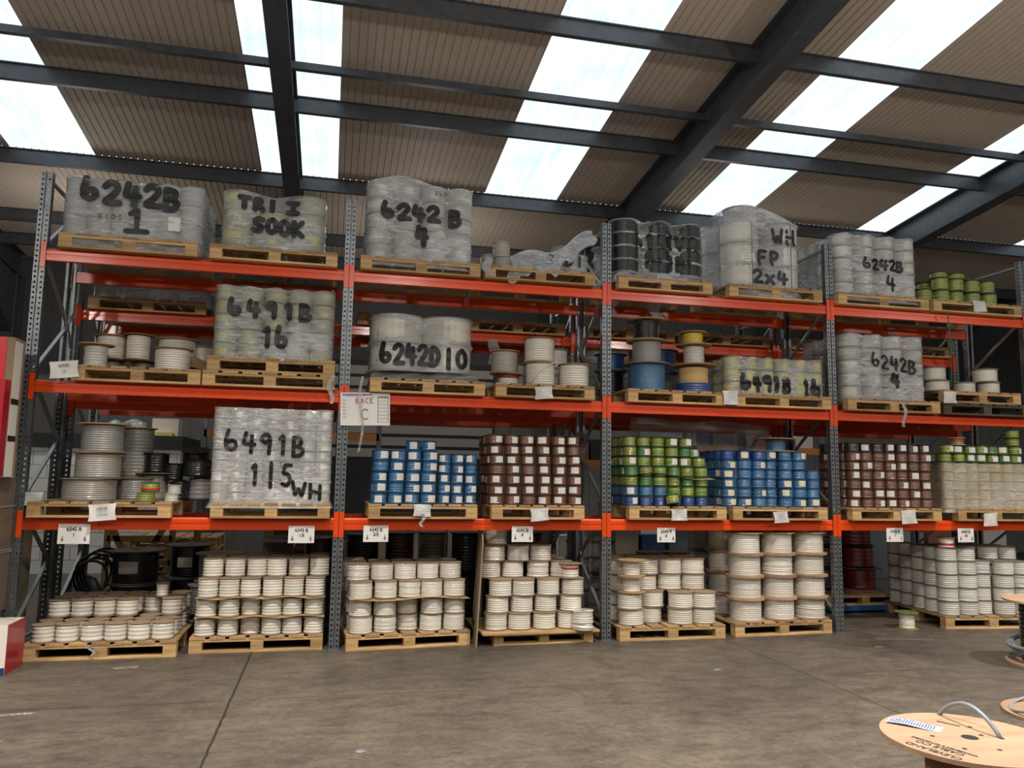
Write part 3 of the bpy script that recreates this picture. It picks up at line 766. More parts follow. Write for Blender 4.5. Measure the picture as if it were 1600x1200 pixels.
wrapped('wide wrapped load of two drum layers with sprayed black number', 3.08, 4.19, -.04, .95, zu+.10, 2, .29, 2, 2, .30, M_WHITE, M_PLYD, M_FILM, dip=.012, sag=.03, stw=.05, turns=16,
        texts=[('6242D', .12, .07, .105, .19, dict(gap=.2, slope=-.02, wob=.03)), (['|'], .775, .05, .08, .17, dict(slope=0)), ('0', .90, .05, .12, .18, dict())], skirt=.02)
single('crumpled_sheet', MB().sheet(lambda u, v: (u*1.1, v*.95, .05*(noise.noise(Vector((u*5, v*5, 1)))+.5)*(1 if 0 < u < 1 and 0 < v else 0)+(.045 if v > 0 else -.0)), 24, 16).mesh('crumpled_sheet', M_FILMD), 'crumpled grey plastic under the two layer wrapped load', 'plastic sheet', (3.11, -.05, zu+.004))
wrapped('low greenish wrapped load with loose film and sprayed number on middle shelf', 7.05, 8.31, -.04, .95, zu, 3, .142, 6, 4, .105, M_CREAM, M_FGRN, M_FILM, dip=.025, sag=.016, stw=.052, wr=.012,
        texts=[('6491B', .19, .06, .105, .16, dict(gap=.22, slope=-.03, wob=.05)), ('16', .95, .02, .10, .17, dict(gap=.25))])
wrapped('five layer wrapped load of white reels on the middle shelf, fourth bay', 8.56, 9.70, -.05, .96, zu, 5, .155, 4, 4, .142, M_WHITE, M_FGRY, M_FILM, dip=.02, sag=.014, stw=.032,
        texts=[('6242B', .36, .40, .105, .15, dict(gap=.2, slope=-.12, wob=.05)), ('4', .62, .16, .10, .15, dict(w=.045))])
V = 'white_cable_drum'
def wd(lbl, x, y, z, r, h, rw, f=M_PLYD, m=M_WHITE, tn=9, **k): return reel(V, lbl, 'cable drum', (x, y, z), r, h, m, f, rw, t=.01, turns=tn, **k)
g = 'white drums on first middle shelf pallet'
wd('white cable drum at the front centre of the far left middle shelf', 1.19, .2, zu, .185, .225, .165, M_PLYD, group=g)
wd('narrow beige reel at the left front corner of far left middle shelf', .50, .17, zu, .165, .23, .105, M_PLYD, M_WHITE2, 8, loose=.006, group=g)
wd('white drum in the back row second from left, far left middle shelf', .52, .60, zu+.14, .15, .25, .13, group=g)
wd('tall white reel in the back row third from left, middle shelf', .78, .58, zu+.14, .15, .27, .112, M_PLYD, M_WHITE, 9, group=g)
wd('broad white drum in the back row right, far left middle shelf', 1.14, .66, zu+.14, .205, .25, .185, group=g)
wd('white drum at the back right corner of far left middle shelf', 1.40, .78, zu+.1, .16, .24, .145, group=g)
for i, (x, w_) in enumerate([(.52, .32), (.83, .3), (1.2, .4), (1.42, .2)]):
    reel('grey_cable_drum', ['low drum hidden under back row white drums, first', 'low drum hidden under back row white drums, second', 'low drum hidden under back row white drums, third', 'low drum hidden under back row white drums, fourth'][i], 'cable drum', (x, .65, zu), .13, .1 if i == 3 else .139, M_GREYC, M_PLYD, .11, turns=4, group=g)
single('cardboard_sheet', MB().sheet(lambda u, v: (u*1.0, v*.32, .26*max(0, 1-abs(u-.75)*2.2)*(.4+.6*v)+.03*math.sin(u*6)), 20, 6).mesh('cardboard_sheet', M_CARD), 'folded brown cardboard leaning among the white drums, far left middle shelf', 'cardboard sheet', (.56, .30, zu+.005))
g = 'white reels left of the third upright'
wd('white drum with green-grey coils, lower of two in second bay middle shelf', 4.92, .14, zu, .168, .255, .158, M_PLYD, M_WHITE, 9, group=g)
wd('white drum with green-grey coils, upper of two in second bay middle shelf', 4.91, .14, zu+.257, .175, .265, .162, M_PLYD, M_WHITE, 10, group=g)
wd('white drum at the front right corner of the brown pallet', 5.30, .13, zu, .178, .255, .162, M_PLYD, M_WHITE, 9, group=g)
wd('white drum behind, upper of the back pair on the brown pallet', 5.18, .52, zu+.25, .17, .22, .155, M_PLYD, M_WHITE2, 8, group=g)
wd('white drum behind, lower of the back pair on the brown pallet', 5.18, .52, zu, .17, .249, .155, M_PLYD, M_WHITE2, 8, group=g)
wd('clear wound grey reel at the left of the brown pallet', 4.56, .3, zu+.14, .17, .25, .15, M_PLYD, M_GREYW, 10, group=g)
wd('low reel with red and white wire under the clear wound reel', 4.60, .28, zu, .15, .139, .115, M_PLYD, M_WHITE, 5, band=(.09, .03, plain('dark_red_wire', '#7d1f1c', .5)), group=g)
wd('small pale reel at the back of brown pallet with wooden top', 4.79, .62, zu, .12, .3, .10, M_PLY, M_WHITE2, 8, group=g)
single('white_cable', MB().tube([(4.76+.17*u*2+.0*u, .03-.05*math.sin(u*PI), zu+.02+.24*math.sin(u*PI/2)) for u in [i/14 for i in range(15)]], .008).mesh('white_cable', M_WHITE), 'loose white cable end running down across the two white drums', 'cable')
g = 'coloured drums in the third bay'
def cd(n, lbl, x, y, z, r, h, rw, m, f, tn, **k): return reel(n, lbl, 'cable drum', (x, y, z), r, h, m, f, rw, t=.01, turns=tn, group=g, **k)
cd('blue_cable_drum', 'bright blue cable drum at the bottom of the left coloured column', 6.20, .24, zu, .27, .32, .205, M_BLUE, M_FGRY, 16)
cd('grey_cable_drum', 'grey cable drum in the middle of the left coloured column', 6.20, .24, zu+.32, .235, .265, .165, M_GREYC, M_PLYD, 13, loose=.003)
cd('black_cable_drum', 'black cable drum on top of the left coloured column', 6.19, .24, zu+.585, .22, .24, .145, M_BLACK, M_PLYD, 12, loose=.003)
cd('blue_cable_drum', 'wooden drum with a little blue cable at its foot, right column', 6.76, .22, zu, .26, .33, .165, plain('bare_wood_core', '#c9a46e', .7), M_PLYD, 3)
part('blue_coil', winding_mesh(.2, .11, 0, 4, 2, M_BLUED, .004), LAST['reel'], (0, 0, .01))
cd('white_cable_drum', 'white cable reel above the bare wooden drum in third bay', 6.77, .22, zu+.33, .205, .235, .12, M_WHITE2, M_PLYD, 9, loose=.004)
cd('yellow_cable_drum', 'yellow cable reel on top of the right coloured column', 6.76, .22, zu+.565, .16, .15, .115, M_YEL, M_PLYD, 5, loose=.004)
cd('blue_cable_drum', 'dark blue cable drum behind, between the two coloured columns', 6.56, .70, zu+.28, .22, .28, .19, M_BLUED, M_FGRY, 10)
cd('grey_cable_drum', 'low grey drum under the dark blue drum behind', 6.56, .70, zu, .2, .279, .17, M_GREYC, M_FGRY, 8)
cd('blue_cable_drum', 'dark blue drum behind the grey drum at the left', 5.92, .66, zu+.28, .2, .2, .16, M_BLUED, M_FGRY, 8)
cd('grey_cable_drum', 'low dark drum behind at the left under the dark blue one', 5.92, .66, zu, .18, .279, .15, M_BLACK, M_FGRY, 8)
single('black_wire', MB().tube([(6.02+.42*u, .12-.05*math.sin(u*PI), zu+.75+.16*math.sin(u*PI)) for u in [i/14 for i in range(15)]], .005).mesh('black_wire', M_BLACK), 'thin black wire looping over the black drum', 'cable')
g = 'white reels on stacked pallets of fourth bay'
zz = z2+2*PH
for i, (x, y, dz, r, h) in enumerate([(9.95, .12, 0, .145, .13), (9.93, .14, .13, .14, .17), (10.36, .14, 0, .13, .13), (10.70, .12, 0, .13, .14), (10.67, .14, .14, .15, .17)]):
    wd(['white reel lower left on the double pallet', 'white reel upper left on the double pallet', 'flat white reel in the middle of the double pallet', 'white reel lower right on the double pallet', 'white reel upper right on the double pallet'][i], x, y, zz+dz, r, h, r*.93, M_FGRY, M_WHITE, 6, group=g)

# ================================================================ TOP SHELF
z3 = SH[3]; zv = z3+PH; g3 = 'top shelf pallets'
pallet(.17, 1.40, -.08, z3, 'wooden pallet on the top shelf, leftmost, half covered by film', 1.0, group=g3)
pallet(1.51, 2.73, -.08, z3, 'wooden pallet on the top shelf, open sided, left of the second upright', 1.0, group=g3)
pallet(2.96, 4.20, -.08, z3, 'wooden pallet on the top shelf right of the second upright', 1.0, group=g3)
pallet(4.25, 5.47, -.08, z3, 'wooden pallet on the top shelf under torn film and small reels', 1.0, group=g3)
pallet(5.74, 6.86, -.08, z3, 'wooden pallet on the top shelf under black wrapped reels', 1.0, group=g3)
pallet(7.07, 8.26, -.08, z3, 'wooden pallet on the top shelf under the pointed wrapped drum load', 1.0, group=g3)
pallet(8.47, 9.71, -.08, z3, 'wooden pallet on the top shelf right of the fourth upright', 1.0, group=g3)
pallet(9.78, 11.06, -.08, z3, 'wooden pallet on the top shelf carrying green wire reels', 1.0, group=g3)
wrapped('wide wrapped load sprayed in large black characters on the top shelf, far left', .15, 1.42, -.05, .97, zv, 3, .19, 6, 4, .122, M_WHITE2, M_FWHT, M_FILM, dip=.006, sag=.010, stw=.065, turns=10, skirt=.13,
        texts=[('6242B', .18, .345, .15, .20, dict(gap=.22, slope=-.03, wob=.06)), (['1b'], .56, .07, .24, .22, dict(w=.05))], stickers=[(.96, .10, .11, .14)])
COL_ = LAST['load']
part('printed_mark', ribbons(glyphs('X100', .33, .16, .045, .06, gap=.3), .006, lambda x, z: .004).mesh('printed_mark', M_INK), COL_)
wrapped('wrapped load of pale green drums dipping in the middle on the top shelf', 1.57, 2.60, -.03, .9, zv+.03, 3, .185, 3, 3, .172, M_CREAM, M_FGRN, M_FILM, dip=.03, sag=.016, stw=.055, drop={(1, 0), (1, 1), (1, 2)}, turns=8,
        texts=[('TRI', .18, .38, .10, .11, dict(gap=.35, slope=-.03)), (['Ib'], .64, .37, .12, .10, dict()), ('SOOK', .32, .15, .11, .14, dict(gap=.15, slope=-.05, wob=.05))], slope=.3)
wrapped('five layer wrapped load with one reel on top, right of second upright', 3.0, 4.13, -.05, .95, zv, 5, .162, 4, 4, .14, M_WHITE2, M_FWHT, M_FILM, dip=.035, sag=.014, stw=.056, skirt=.09, extra=[(.36, .22, .14, .10)], slope=.42,
        texts=[('6242', .16, .44, .13, .15, dict(gap=.2, slope=-.02, wob=.05)), ('B', .86, .40, .13, .16, dict()), ('4', .52, .17, .12, .2, dict())])
COL_ = LAST['load']
part('printed_mark', ribbons(glyphs('X63', .70, .71, .035, .05, gap=.3), .006, lambda x, z: .012).mesh('printed_mark', M_INK), COL_)
wrapped('dark wrapped load of black reels with sprayed letters on the top shelf', 5.70, 6.82, -.05, .95, zv+.06, 4, .152, 3, 3, .185, M_BLACK, M_FGRY, M_FILM, dip=.05, sag=.035, stw=.05, turns=8, wr=.01, skirt=.12,
        texts=[('619IV', .26, .30, .10, .16, dict(gap=.25, slope=.0, wob=.05)), ('B', .88, .24, .13, .20, dict()), ('BLIBL', .40, .08, .11, .15, dict(gap=.1, slope=-.05, wob=.05))])
wrapped('tall pointed wrapped load of grey drums sprayed with three short words', 7.10, 8.10, -.05, .96, zv, 3, .262, 2, 2, .245, M_WHITE2, M_FWHT, M_FILM, dip=.012, sag=.030, stw=.042, turns=14, skirt=.12, extra=[(.30, .30, .21, .20)], slope=.5,
        texts=[('WH', .56, .53, .13, .17, dict(gap=.25)), ('FP', .36, .27, .13, .16, dict(gap=.2)), ('2x4', .30, .06, .13, .14, dict(gap=.2, slope=-.02))], stickers=[(.16, .30, .16, .10)])
COL_ = LAST['load']
gs = plain('green_strap', '#2f4a3c', .5)
for sx in (.27, .77): part('strap', MB().box(sx, -.012, -.05, sx+.008, -.008, .76).mesh('strap', gs), COL_)
wrapped('five layer wrapped load of white reels on top shelf, right of fourth upright', 8.50, 9.64, -.05, .96, zv, 5, .148, 4, 4, .143, M_WHITE2, M_FWHT, M_FILM, dip=.03, sag=.016, stw=.036, skirt=.09,
        texts=[('6242B', .36, .33, .10, .12, dict(gap=.16, slope=-.01, wob=.05)), ('4', .66, .08, .13, .17, dict())])
stack('green_wire_reel', 'olive green', 'wire reel', 'top shelf', 'green reels on the top shelf', 9.70, .0, zv, 5, 2, 2, .105, .158, px=.232, py=.24, mat=M_YG, fmat=M_FGRN, turns=5, side='', jit=.012, rw=.096, noun='reel',
      present=lambda i, j, k: not (i == 0 and k > 0))
for k in range(2):
    reel('green_wire_reel', f'thin olive reel lying on the {ORD[k]} column of green top shelf reels', 'wire reel', (10.05+k*.25, .13, zv+.316), .11, .08, M_YG, M_FGRN, .1, turns=3, group='green reels on the top shelf')
g = 'small reels under torn film'
for i, (x, y, dz, r, h) in enumerate([(4.50, .15, 0, .115, .15), (4.47, .15, .15, .1, .16), (4.36, .3, 0, .10, .2), (4.78, .3, 0, .12, .15), (5.2, .3, .2, .125, .15), (5.2, .3, 0, .12, .2)]):
    reel('clear_wound_reel', ['grey reel, lower of the front pair beside torn film', 'grey reel, upper of the front pair beside torn film', 'grey reel behind the front pair at the pallet corner', 'grey reel tucked behind torn film in the centre', 'grey reel showing above the torn film at right', 'grey reel hidden inside the film at right'][i], 'cable reel', (x, y, zv+dz), r, h, M_GREYW, M_FWHT, r*.93, turns=8, group=g)
wrapped('low film wrapped roll sprayed with small black letters under torn film', 4.84, 5.44, -.04, .5, zv, 1, .2, 2, 2, .14, M_GREYW, M_FWHT, M_FILM, dip=.01, sag=.01, stw=.03,
        texts=[('SCDI', .08, .07, .09, .10, dict(gap=.25))])
def torn(u, v):
    x = 4.52+u*.95; top = zv+.12+.35*u**1.3+.05*math.sin(u*9); d = (.30-.12*u)*v
    return (x+.03*math.sin(v*6+u*4), -.03-.05*v-.03*noise.noise(Vector((u*6, v*4, 2))), top-d*(1+.5*noise.noise(Vector((u*9, 0, 5)))))
single('torn_film', MB().sheet(torn, 40, 12).mesh('torn_film', M_FILML), 'torn white film draped diagonally over small reels on the top shelf', 'plastic film')
def tail(name, lbl, x, y, z, L, w, seed):
    single(name, MB().sheet(lambda u, v: (x+(u-.5)*w*(1-.5*abs(v-.4))+.02*math.sin(v*7+seed), y-.01-.02*noise.noise(Vector((u*4, v*5, seed))), z-L*v), 6, 14).mesh(name, M_FILML), lbl, 'plastic film', group='hanging film tails')
tail('film_tail', 'white film tail hanging at the pallet corner beside torn film', 4.27, -.1, zv+.07, .2, .1, 1)
tail('film_tail', 'long clear film tail hanging from the double pallets at second upright', 2.72, -.12, z2+.14, .28, .05, 2)
tail('film_tail', 'narrow film tail twisted over the sign reading RACK C', 3.02, -.13, z2+.14, .75, .03, 3)
tail('film_tail', 'brown stained film tail hanging under the rear rack beam', 4.60, 1.1, S2[3]-.1, .3, .14, 4)
tail('film_tail', 'clear film tail hanging below the five layer load in fourth bay', 9.26, -.12, z2+.12, .3, .05, 5)
tail('film_tail', 'short white film tail hanging from the pallet below blue reels', 3.66, -.12, z1+.05, .13, .04, 6)
tail('film_tail', 'film scrap hanging beneath the top shelf beside the third upright', 5.78, .3, z3-.05, .16, .16, 7)
tail('film_tail', 'film bundle hanging beneath the top shelf over the black drum', 6.32, .3, z3-.05, .18, .16, 8)
tail('film_tail', 'film strip hanging from the first floor pallet edge', .74, -.12, .14, .1, .03, 9)
single('green_strap', MB().tube([(9.95, -.10, z3-.0), (9.97, -.11, z3-.5), (9.95, -.1, z2+.32)], .006).mesh('green_strap', plain('green_band', '#2f6b4a', .5)), 'thin green strap hanging from the top shelf in fourth bay', 'strap')
def curtain(u, v):
    return (6.15+u*1.95, .62+.25*u+.05*noise.noise(Vector((u*5, v*3, 9))), z2-.12-.42*v*(.7+.5*u) + .02*math.sin(u*12))
single('film_curtain', MB().sheet(curtain, 30, 10).mesh('film_curtain', M_FILMD), 'dusty grey film sagging behind the green and blue reels of third bay', 'plastic film')

# ================================================================ SIGNS AND NOTES
def text_mesh(s, size, mat, align='CENTER', bold=.0):
    cu = bpy.data.curves.new('lettering', 'FONT'); cu.body = s; cu.size = size; cu.align_x = align; cu.offset = bold; cu.extrude = .0004
    o = bpy.data.objects.new('tmp', cu); COL.objects.link(o)
    dg = bpy.context.evaluated_depsgraph_get(); me = bpy.data.meshes.new_from_object(o.evaluated_get(dg)); me.name = 'lettering'
    bpy.data.objects.remove(o); bpy.data.curves.remove(cu); me.materials.clear(); me.materials.append(mat); return me
def sign(x, z, a, b, lbl, w=.26, h=.17, y=-.012, rot=0):
    t = thing('paper_sign', lbl, 'sign', (x, y, z), (0, rot, 0), 'white paper signs on the lowest beam')
    part('paper', MB().sheet(lambda u, v: ((u-.5)*w, .004*math.sin(u*6+x), (v-.5)*h), 8, 3).mesh('paper', M_PAPER), t)
    part('lettering', text_mesh(a, .044, M_INK, bold=.0005), t, (0, -.006, h*.17), (PI/2, 0, 0)); part('lettering', text_mesh(b, .044, M_INK, bold=.0004), t, (0, -.006, -h*.12), (PI/2, 0, 0))
    ar = ribbons(glyphs('d', -w*.40, -h*.36, .03, .045)+glyphs('d', w*.30, -h*.36, .03, .045), .006, lambda x, z: -.006, eps=.001)
    part('arrows', ar.mesh('arrows', M_INK), t)
sign(.487, 1.104, '6242 B', '1', 'white paper sign reading 6242 B 1 with two arrows, first bay left', .27, .18)
sign(2.50, 1.098, '6242 B', '1/5', 'white paper sign reading 6242 B 1/5 beside the second upright', .245, .165)
sign(3.215, 1.105, '6242 B', '2/5', 'white paper sign reading 6242 B 2/5 in second bay', .245, .16)
sign(4.71, 1.10, '6242 B', '4', 'white paper sign reading 6242 B 4 in second bay', .225, .16)
sign(6.31, 1.09, '6242 B', '6', 'white paper sign reading 6242 B 6 in third bay', .21, .155)
sign(9.16, 1.09, '6242 B', '1', 'white paper sign over the bare floor in fourth bay', .225, .16)
sign(10.13, 1.085, '6242 B', '10', 'white paper sign reading 10 at the right end of fourth bay', .225, .165)
def note(x, z, w, h, lbl, txt=None, y=-.096, rot=0, mat=M_NOTE):
    t = thing('paper_note', lbl, 'note', (x, y, z), (0, rot, 0), 'paper notes on pallets')
    part('paper', MB().sheet(lambda u, v: ((u-.5)*w*(1-.1*math.sin(v*3)), -.006+.012*math.sin(u*5+z*9)*math.sin(v*3+x), (v-.5)*h), 10, 8).mesh('paper', M_PAPER if txt else mat), t)
    if txt:
        for k, s in enumerate(txt): part('lettering', text_mesh(s, .034, M_INK), t, (0, -.02, h*.16-k*.055), (PI/2, 0, 0))
note(.32, z2+.09, .25, .155, 'curled paper note hanging at the left of the middle shelf pallet', ['6242B', '10'], rot=-.12)
note(.735, z1+.05, .24, .15, 'paper note on the far left lowest shelf pallet', ['6491B', '1/5mm'], rot=-.08)
note(3.66, z1+.085, .18, .115, 'crumpled paper note with string under the blue reels', rot=.05)
note(4.87, z1+.05, .20, .13, 'crumpled paper note under the brown reels of second bay', rot=-.1)
note(6.42, z1+.055, .19, .12, 'paper note under the green reels', rot=.0)
note(7.64, z1+.035, .185, .125, 'paper note under the third bay blue reels', rot=-.06)
note(9.29, z1+.045, .21, .155, 'paper note under the fourth bay brown reels', rot=-.05)
note(10.41, z1+.02, .20, .15, 'paper note at the right end of the lowest shelf', rot=-.05)
note(4.90, z2+.055, .2, .13, 'torn paper note below the white drums in second bay', rot=-.1)
note(7.05, z2+.085, .19, .155, 'square paper note between two middle shelf pallets of third bay', rot=-.03)
note(9.93, z2+.20, .19, .14, 'paper note at the left of the double pallet in fourth bay', rot=-.02)
note(10.42, z3+.09, .19, .135, 'paper note on the green reel pallet of the top shelf', rot=-.06)
note(.10, z1+.145+.02, .2, .12, 'white sheet lying at the left end of the lowest shelf pallet', y=.02)
# big sheet RACK C
t = thing('rack_sign', 'large white form sheet reading RACK C in red on second upright', 'sign', (3.065, -.03, z2-.175), (0, -.03, 0))
part('paper', MB().sheet(lambda u, v: ((u-.5)*.49, .006*math.sin(u*7), (v-.5)*.33), 8, 3).mesh('paper', M_PAPER), t)
mb = ribbons(glyphs('RACK', -.10, .055, .038, .065, gap=.25), .006, lambda x, z: -.008, eps=.001); ribbons(glyphs('C', -.05, -.105, .085, .11), .008, lambda x, z: -.008, mb, eps=.001)
part('lettering', mb.mesh('lettering', M_INKR), t, label='red handwritten letters')
mb = MB()
for k in range(15): mb.box(-.225+k*.0195, -.009, .137, -.211+k*.0195, -.008, .152)
part('heading', mb.mesh('heading', M_INKB), t)
mb = MB(); mb.box(.125, -.009, .118, .225, -.008, .124)
for k in range(8): mb.box(.125, -.009, -.13+k*.035, .225, -.008, -.128+k*.035)
mb.box(.123, -.009, -.135, .127, -.008, .124); mb.box(.223, -.009, -.135, .227, -.008, .124)
for k in range(6): mb.box(-.225, -.009, .09-k*.035, -.19, -.008, .094-k*.035)
part('form_table', mb.mesh('form_table', plain('grey_print', '#5a5c60', .6)), t)

# ================================================================ REAR RACK LOADS
def backwrap(lbl, x0, x1, z, nl, lh, mat, fm=M_FILMD, y=Y2): wrapped(lbl, x0, x1, y, .85, z, nl, lh, 4, 3, .13, mat, M_FGRY, fm, dip=.02, sag=.012, group='wrapped loads on the rear rack')
for i, (a, b) in enumerate([(.12, 1.32), (1.5, 2.7), (2.98, 4.18), (4.3, 5.5), (5.75, 6.95), (7.05, 8.3), (8.6, 9.8), (9.9, 11.1)]):
    pallet(a, b, Y2-.05, S2[3], f'wooden pallet on the rear rack top shelf, {ORD[i]} from the left', 1.0, group='rear rack pallets')
backwrap('wrapped brownish load seen under the top shelf at far left', .12, 1.35, S2[3]+PH, 2, .15, M_GREYW)
backwrap('wrapped load behind the second upright on the rear rack', 1.5, 2.65, S2[3]+PH, 2, .15, M_GREYW)
pallet(5.8, 7.0, Y2-.05, S2[2], 'wooden pallet on the rear rack middle shelf behind the third upright', 1.0, group='rear rack pallets')
pallet(8.6, 9.8, Y2-.05, S2[2], 'wooden pallet on the rear rack middle shelf in fourth bay', 1.0, group='rear rack pallets')
backwrap('grey wrapped load behind the third upright on the rear rack', 5.78, 6.4, S2[2]+PH, 4, .17, M_WHITE2)
backwrap('pale wrapped load behind the fourth upright on the rear rack', 7.72, 8.32, S2[2]+.02, 4, .17, M_WHITE2)
# low goods on the floor behind
g = 'drums on the floor behind the first bay'
def fd(n, lbl, x, y, z, r, h, rw, m, f, tn, **k): return reel(n, lbl, 'cable drum', (x, y, z), r, h, m, f, rw, t=.012, turns=tn, **k)
fd(K, 'large black cable drum on the floor behind first bay, lower', .72, 1.5, .14, .31, .33, .24, M_BLACK, M_FGRY, 12, loose=.006)
fd(K, 'large black cable drum with white sticker behind first bay, upper', .70, 1.5, .475, .30, .35, .235, M_BLACK, M_FGRY, 14, sticker=(.2, .13, -.1, M_STICK))
fd(K, 'black cable drum behind first bay, right of the stickered one, upper', 1.22, 1.75, .5, .26, .36, .21, M_BLACK, M_FGRY, 12, sticker=(.16, .11, -.1, M_STICK))
fd(K, 'black cable drum behind first bay, right of the stickered one, lower', 1.22, 1.75, .14, .26, .36, .21, M_BLACK, M_FGRY, 12)
pallet(.4, 1.6, 1.25, 0, 'wooden pallet on the floor under the black drums', 1.0, group='floor pallets of the rear rack')
fd('grey_cable_drum', 'grey cable drum in shade behind the first pallet, upper', 1.60, 1.35, .50, .26, .30, .22, M_GREYC, M_KRAFT, 12)
fd('grey_cable_drum', 'grey cable drum in shade behind the first pallet, lower', 1.50, 1.15, .20, .19, .29, .165, M_GREYC, M_FGRY, 12)
fd('grey_cable_drum', 'small grey drum at the foot of the shaded drums', 1.62, 1.3, 0, .22, .19, .19, M_GREYC, M_FGRY, 6)
single('cardboard_box', MB().box(0, 0, 0, .32, .3, .42).mesh('cardboard_box', plain('grey_brown_carton', '#6e6259', .8)), 'grey brown carton behind the second pallet', 'box', (2.05, 1.25, .5))
single('cardboard_box', MB().box(0, 0, 0, .44, .3, .49).mesh('cardboard_box', plain('dull_carton', '#4e463f', .85)), 'wide dull carton under the grey brown carton', 'box', (1.98, 1.25, .0))
fd('dark_red_cable_drum', 'dark red cable drum behind the second pallet', 2.66, 1.45, .72, .19, .24, .16, M_DRED, M_FGRY, 8)
fd('grey_cable_drum', 'brown drum under the dark red drum behind second pallet', 2.66, 1.45, 0, .2, .719, .17, M_GREYC, M_KRAFT, 14)
fd(K, 'ribbed black cable coil drum just left of the second upright', 3.15, 1.45, .5, .22, .5, .19, M_BLACK, M_FBLK, 14, loose=.002)
fd(K, 'lower ribbed black coil drum near the second upright', 3.15, 1.45, 0, .22, .499, .19, M_BLACK, M_FBLK, 14)
for i, (x, m, lb) in enumerate([(3.58, M_DRED, 'dark red drum behind third pallet, left'), (3.97, M_GREYC, 'brown flanged drum behind the third pallet'), (4.36, M_BLACK, 'ribbed black drum behind the third pallet'), (4.75, M_DRED, 'dark red drum behind the third pallet, right'), (5.14, M_BLACK, 'black drum behind the leaning board')]):
    fd('rear_cable_drum', lb, x, 1.42+.1*(i % 2), .56, .19, .46, .165, m, M_KRAFT if i == 1 else M_FBLK, 12, group='drums behind the third pallet')
    fd('rear_cable_drum', lb+', lower drum of that column', x, 1.42+.1*(i % 2), .0, .19, .558, .165, m, M_FBLK, 10, group='drums behind the third pallet')
for i in range(3):
    for k in range(4):
        fd('white_cable_drum', f'shaded white drum behind the fourth upright, {ORD[i]} column, {LAY[k]} layer', 8.05+i*.34-.5, 1.25+.1*i, .16+k*.235, .165, .234, .15, M_WHITE2, M_FGRY, 8, group='shaded white drums')
pallet(7.2, 8.5, 1.1, 0, 'pallet on the floor under the shaded white drums', 1.0, group='floor pallets of the rear rack')
for i in range(2):
    for k in range(5):
        fd('white_cable_drum', f'white drum behind the third upright, {ORD[i]} column, {LAY[k]} layer', 5.75+i*.32, 1.35, .15+k*.19, .15, .189, .14, M_WHITE2, M_FGRY, 7, group='white drums behind third upright')
for i in range(2):
    for k in range(2):
        fd('grey_cable_drum', f'shaded grey drum behind fifth pallet, {["left","right"][i]} column, {["lower","upper"][k]}', 6.48+i*.34, .86, .66*k if k else .0, .165, .17 if k else .659, .155, M_GREYC, M_KRAFT, 8 if k else 12, group='shaded drums of the fifth pallet')
for k in range(4):
    fd('grey_cable_drum', f'grey drum column beside the big white drums, {LAY[k]} layer', 7.35, 1.2, .02+k*.27, .2, .269, .18, M_GREYW, M_FGRY, 9, group='grey drum column')
# red reels on a pallet on a blue pallet truck
pallet(9.1, 10.28, 1.25, .085, 'wooden pallet raised on the blue pallet truck', 1.1, group='floor pallets of the rear rack')
for k in range(4):
    fd('red_cable_drum', f'deep red cable drum in the leaning column, {LAY[k]} of four', 9.92-.03*k, 1.7, .23+k*.30, .30 if k == 0 else .24, .299, .225, M_RED, M_KRAFT if k == 0 else M_FBLK, 5, group='red drums')
for k in range(4):
    fd('red_cable_drum', f'dark red cable drum behind the leaning column, {LAY[k]} of four', 9.42, 1.8, .23+k*.30, .24, .299, .22, M_DRED, M_FBLK, 5, group='red drums behind')
t = thing('pallet_truck', 'blue hand pallet truck under the red drum pallet', 'pallet truck', (9.1, 1.2, 0))
blu = plain('blue_truck_paint', '#23518c', .4)
for s in (-.03, .62): part('fork', MB().box(0, s, .03, 1.3, s+.16, .083).mesh('fork', blu), t)
part('chassis', MB().box(1.22, .1, .05, 1.42, .8, .2).mesh('chassis', blu), t)
for s in (.2, .6): part('wheel', MB().lathe([(.045, 0), (.05, .005), (.05, .06), (.045, .065)], 16).mesh('wheel', M_FBLK), t, (1.32, s, .05), (PI/2, 0, 0))
for k in range(3):
    fd('white_cable_drum', f'pale reel column seen beyond the red drums, {LAY[k]} layer', 11.35, 2.4, .12+k*.22, .16, .219, .13, M_WHITE2, M_FWHT, 5, group='pale reels beyond')
# black cable hoops
t = thing('cable_bundle', 'coil of thick black cable standing behind the first pallet at left', 'cable coil', (.30, 1.32, .0))
for k in range(6):
    rr = .20+.012*k
    part('cable_loop', MB().tube([(.02*k+rr*.8*math.cos(a), .03*k+.06*math.sin(a*2), .52+.06*(k % 2)+rr*math.sin(a)) for a in [2*PI*i/30 for i in range(30)]], .013, 8, True).mesh('cable_loop', M_BLACK), t)
single('black_sack', MB().lathe([(.2, 0), (.26, .1), (.24, .3), (.14, .48), (.05, .52)], 16).mesh('black_sack', plain('black_plastic', '#0e0f11', .4)), 'black plastic heap beside the standing cable coil', 'sack', (.10, 1.78, .0), (0, 0, 0))

# ================================================================ LEFT SIDE
def red_box(name, lbl, x0, y0, z0, x1, y1, z1, m1, m2, rot=0):
    t = thing(name, lbl, 'box', (x0, y0, z0), rot)
    part('carton', MB().box(0, 0, 0, x1-x0, y1-y0, z1-z0).mesh('carton', m1), t); return t
M_REDP = plain('glossy_red_print', '#a8142c', .35, coat=.4, nz=.15)
M_REDB = plain('bright_red_print', '#d0122f', .35, coat=.3)
M_WCARD = plain('white_card', '#d6d0c6', .6)
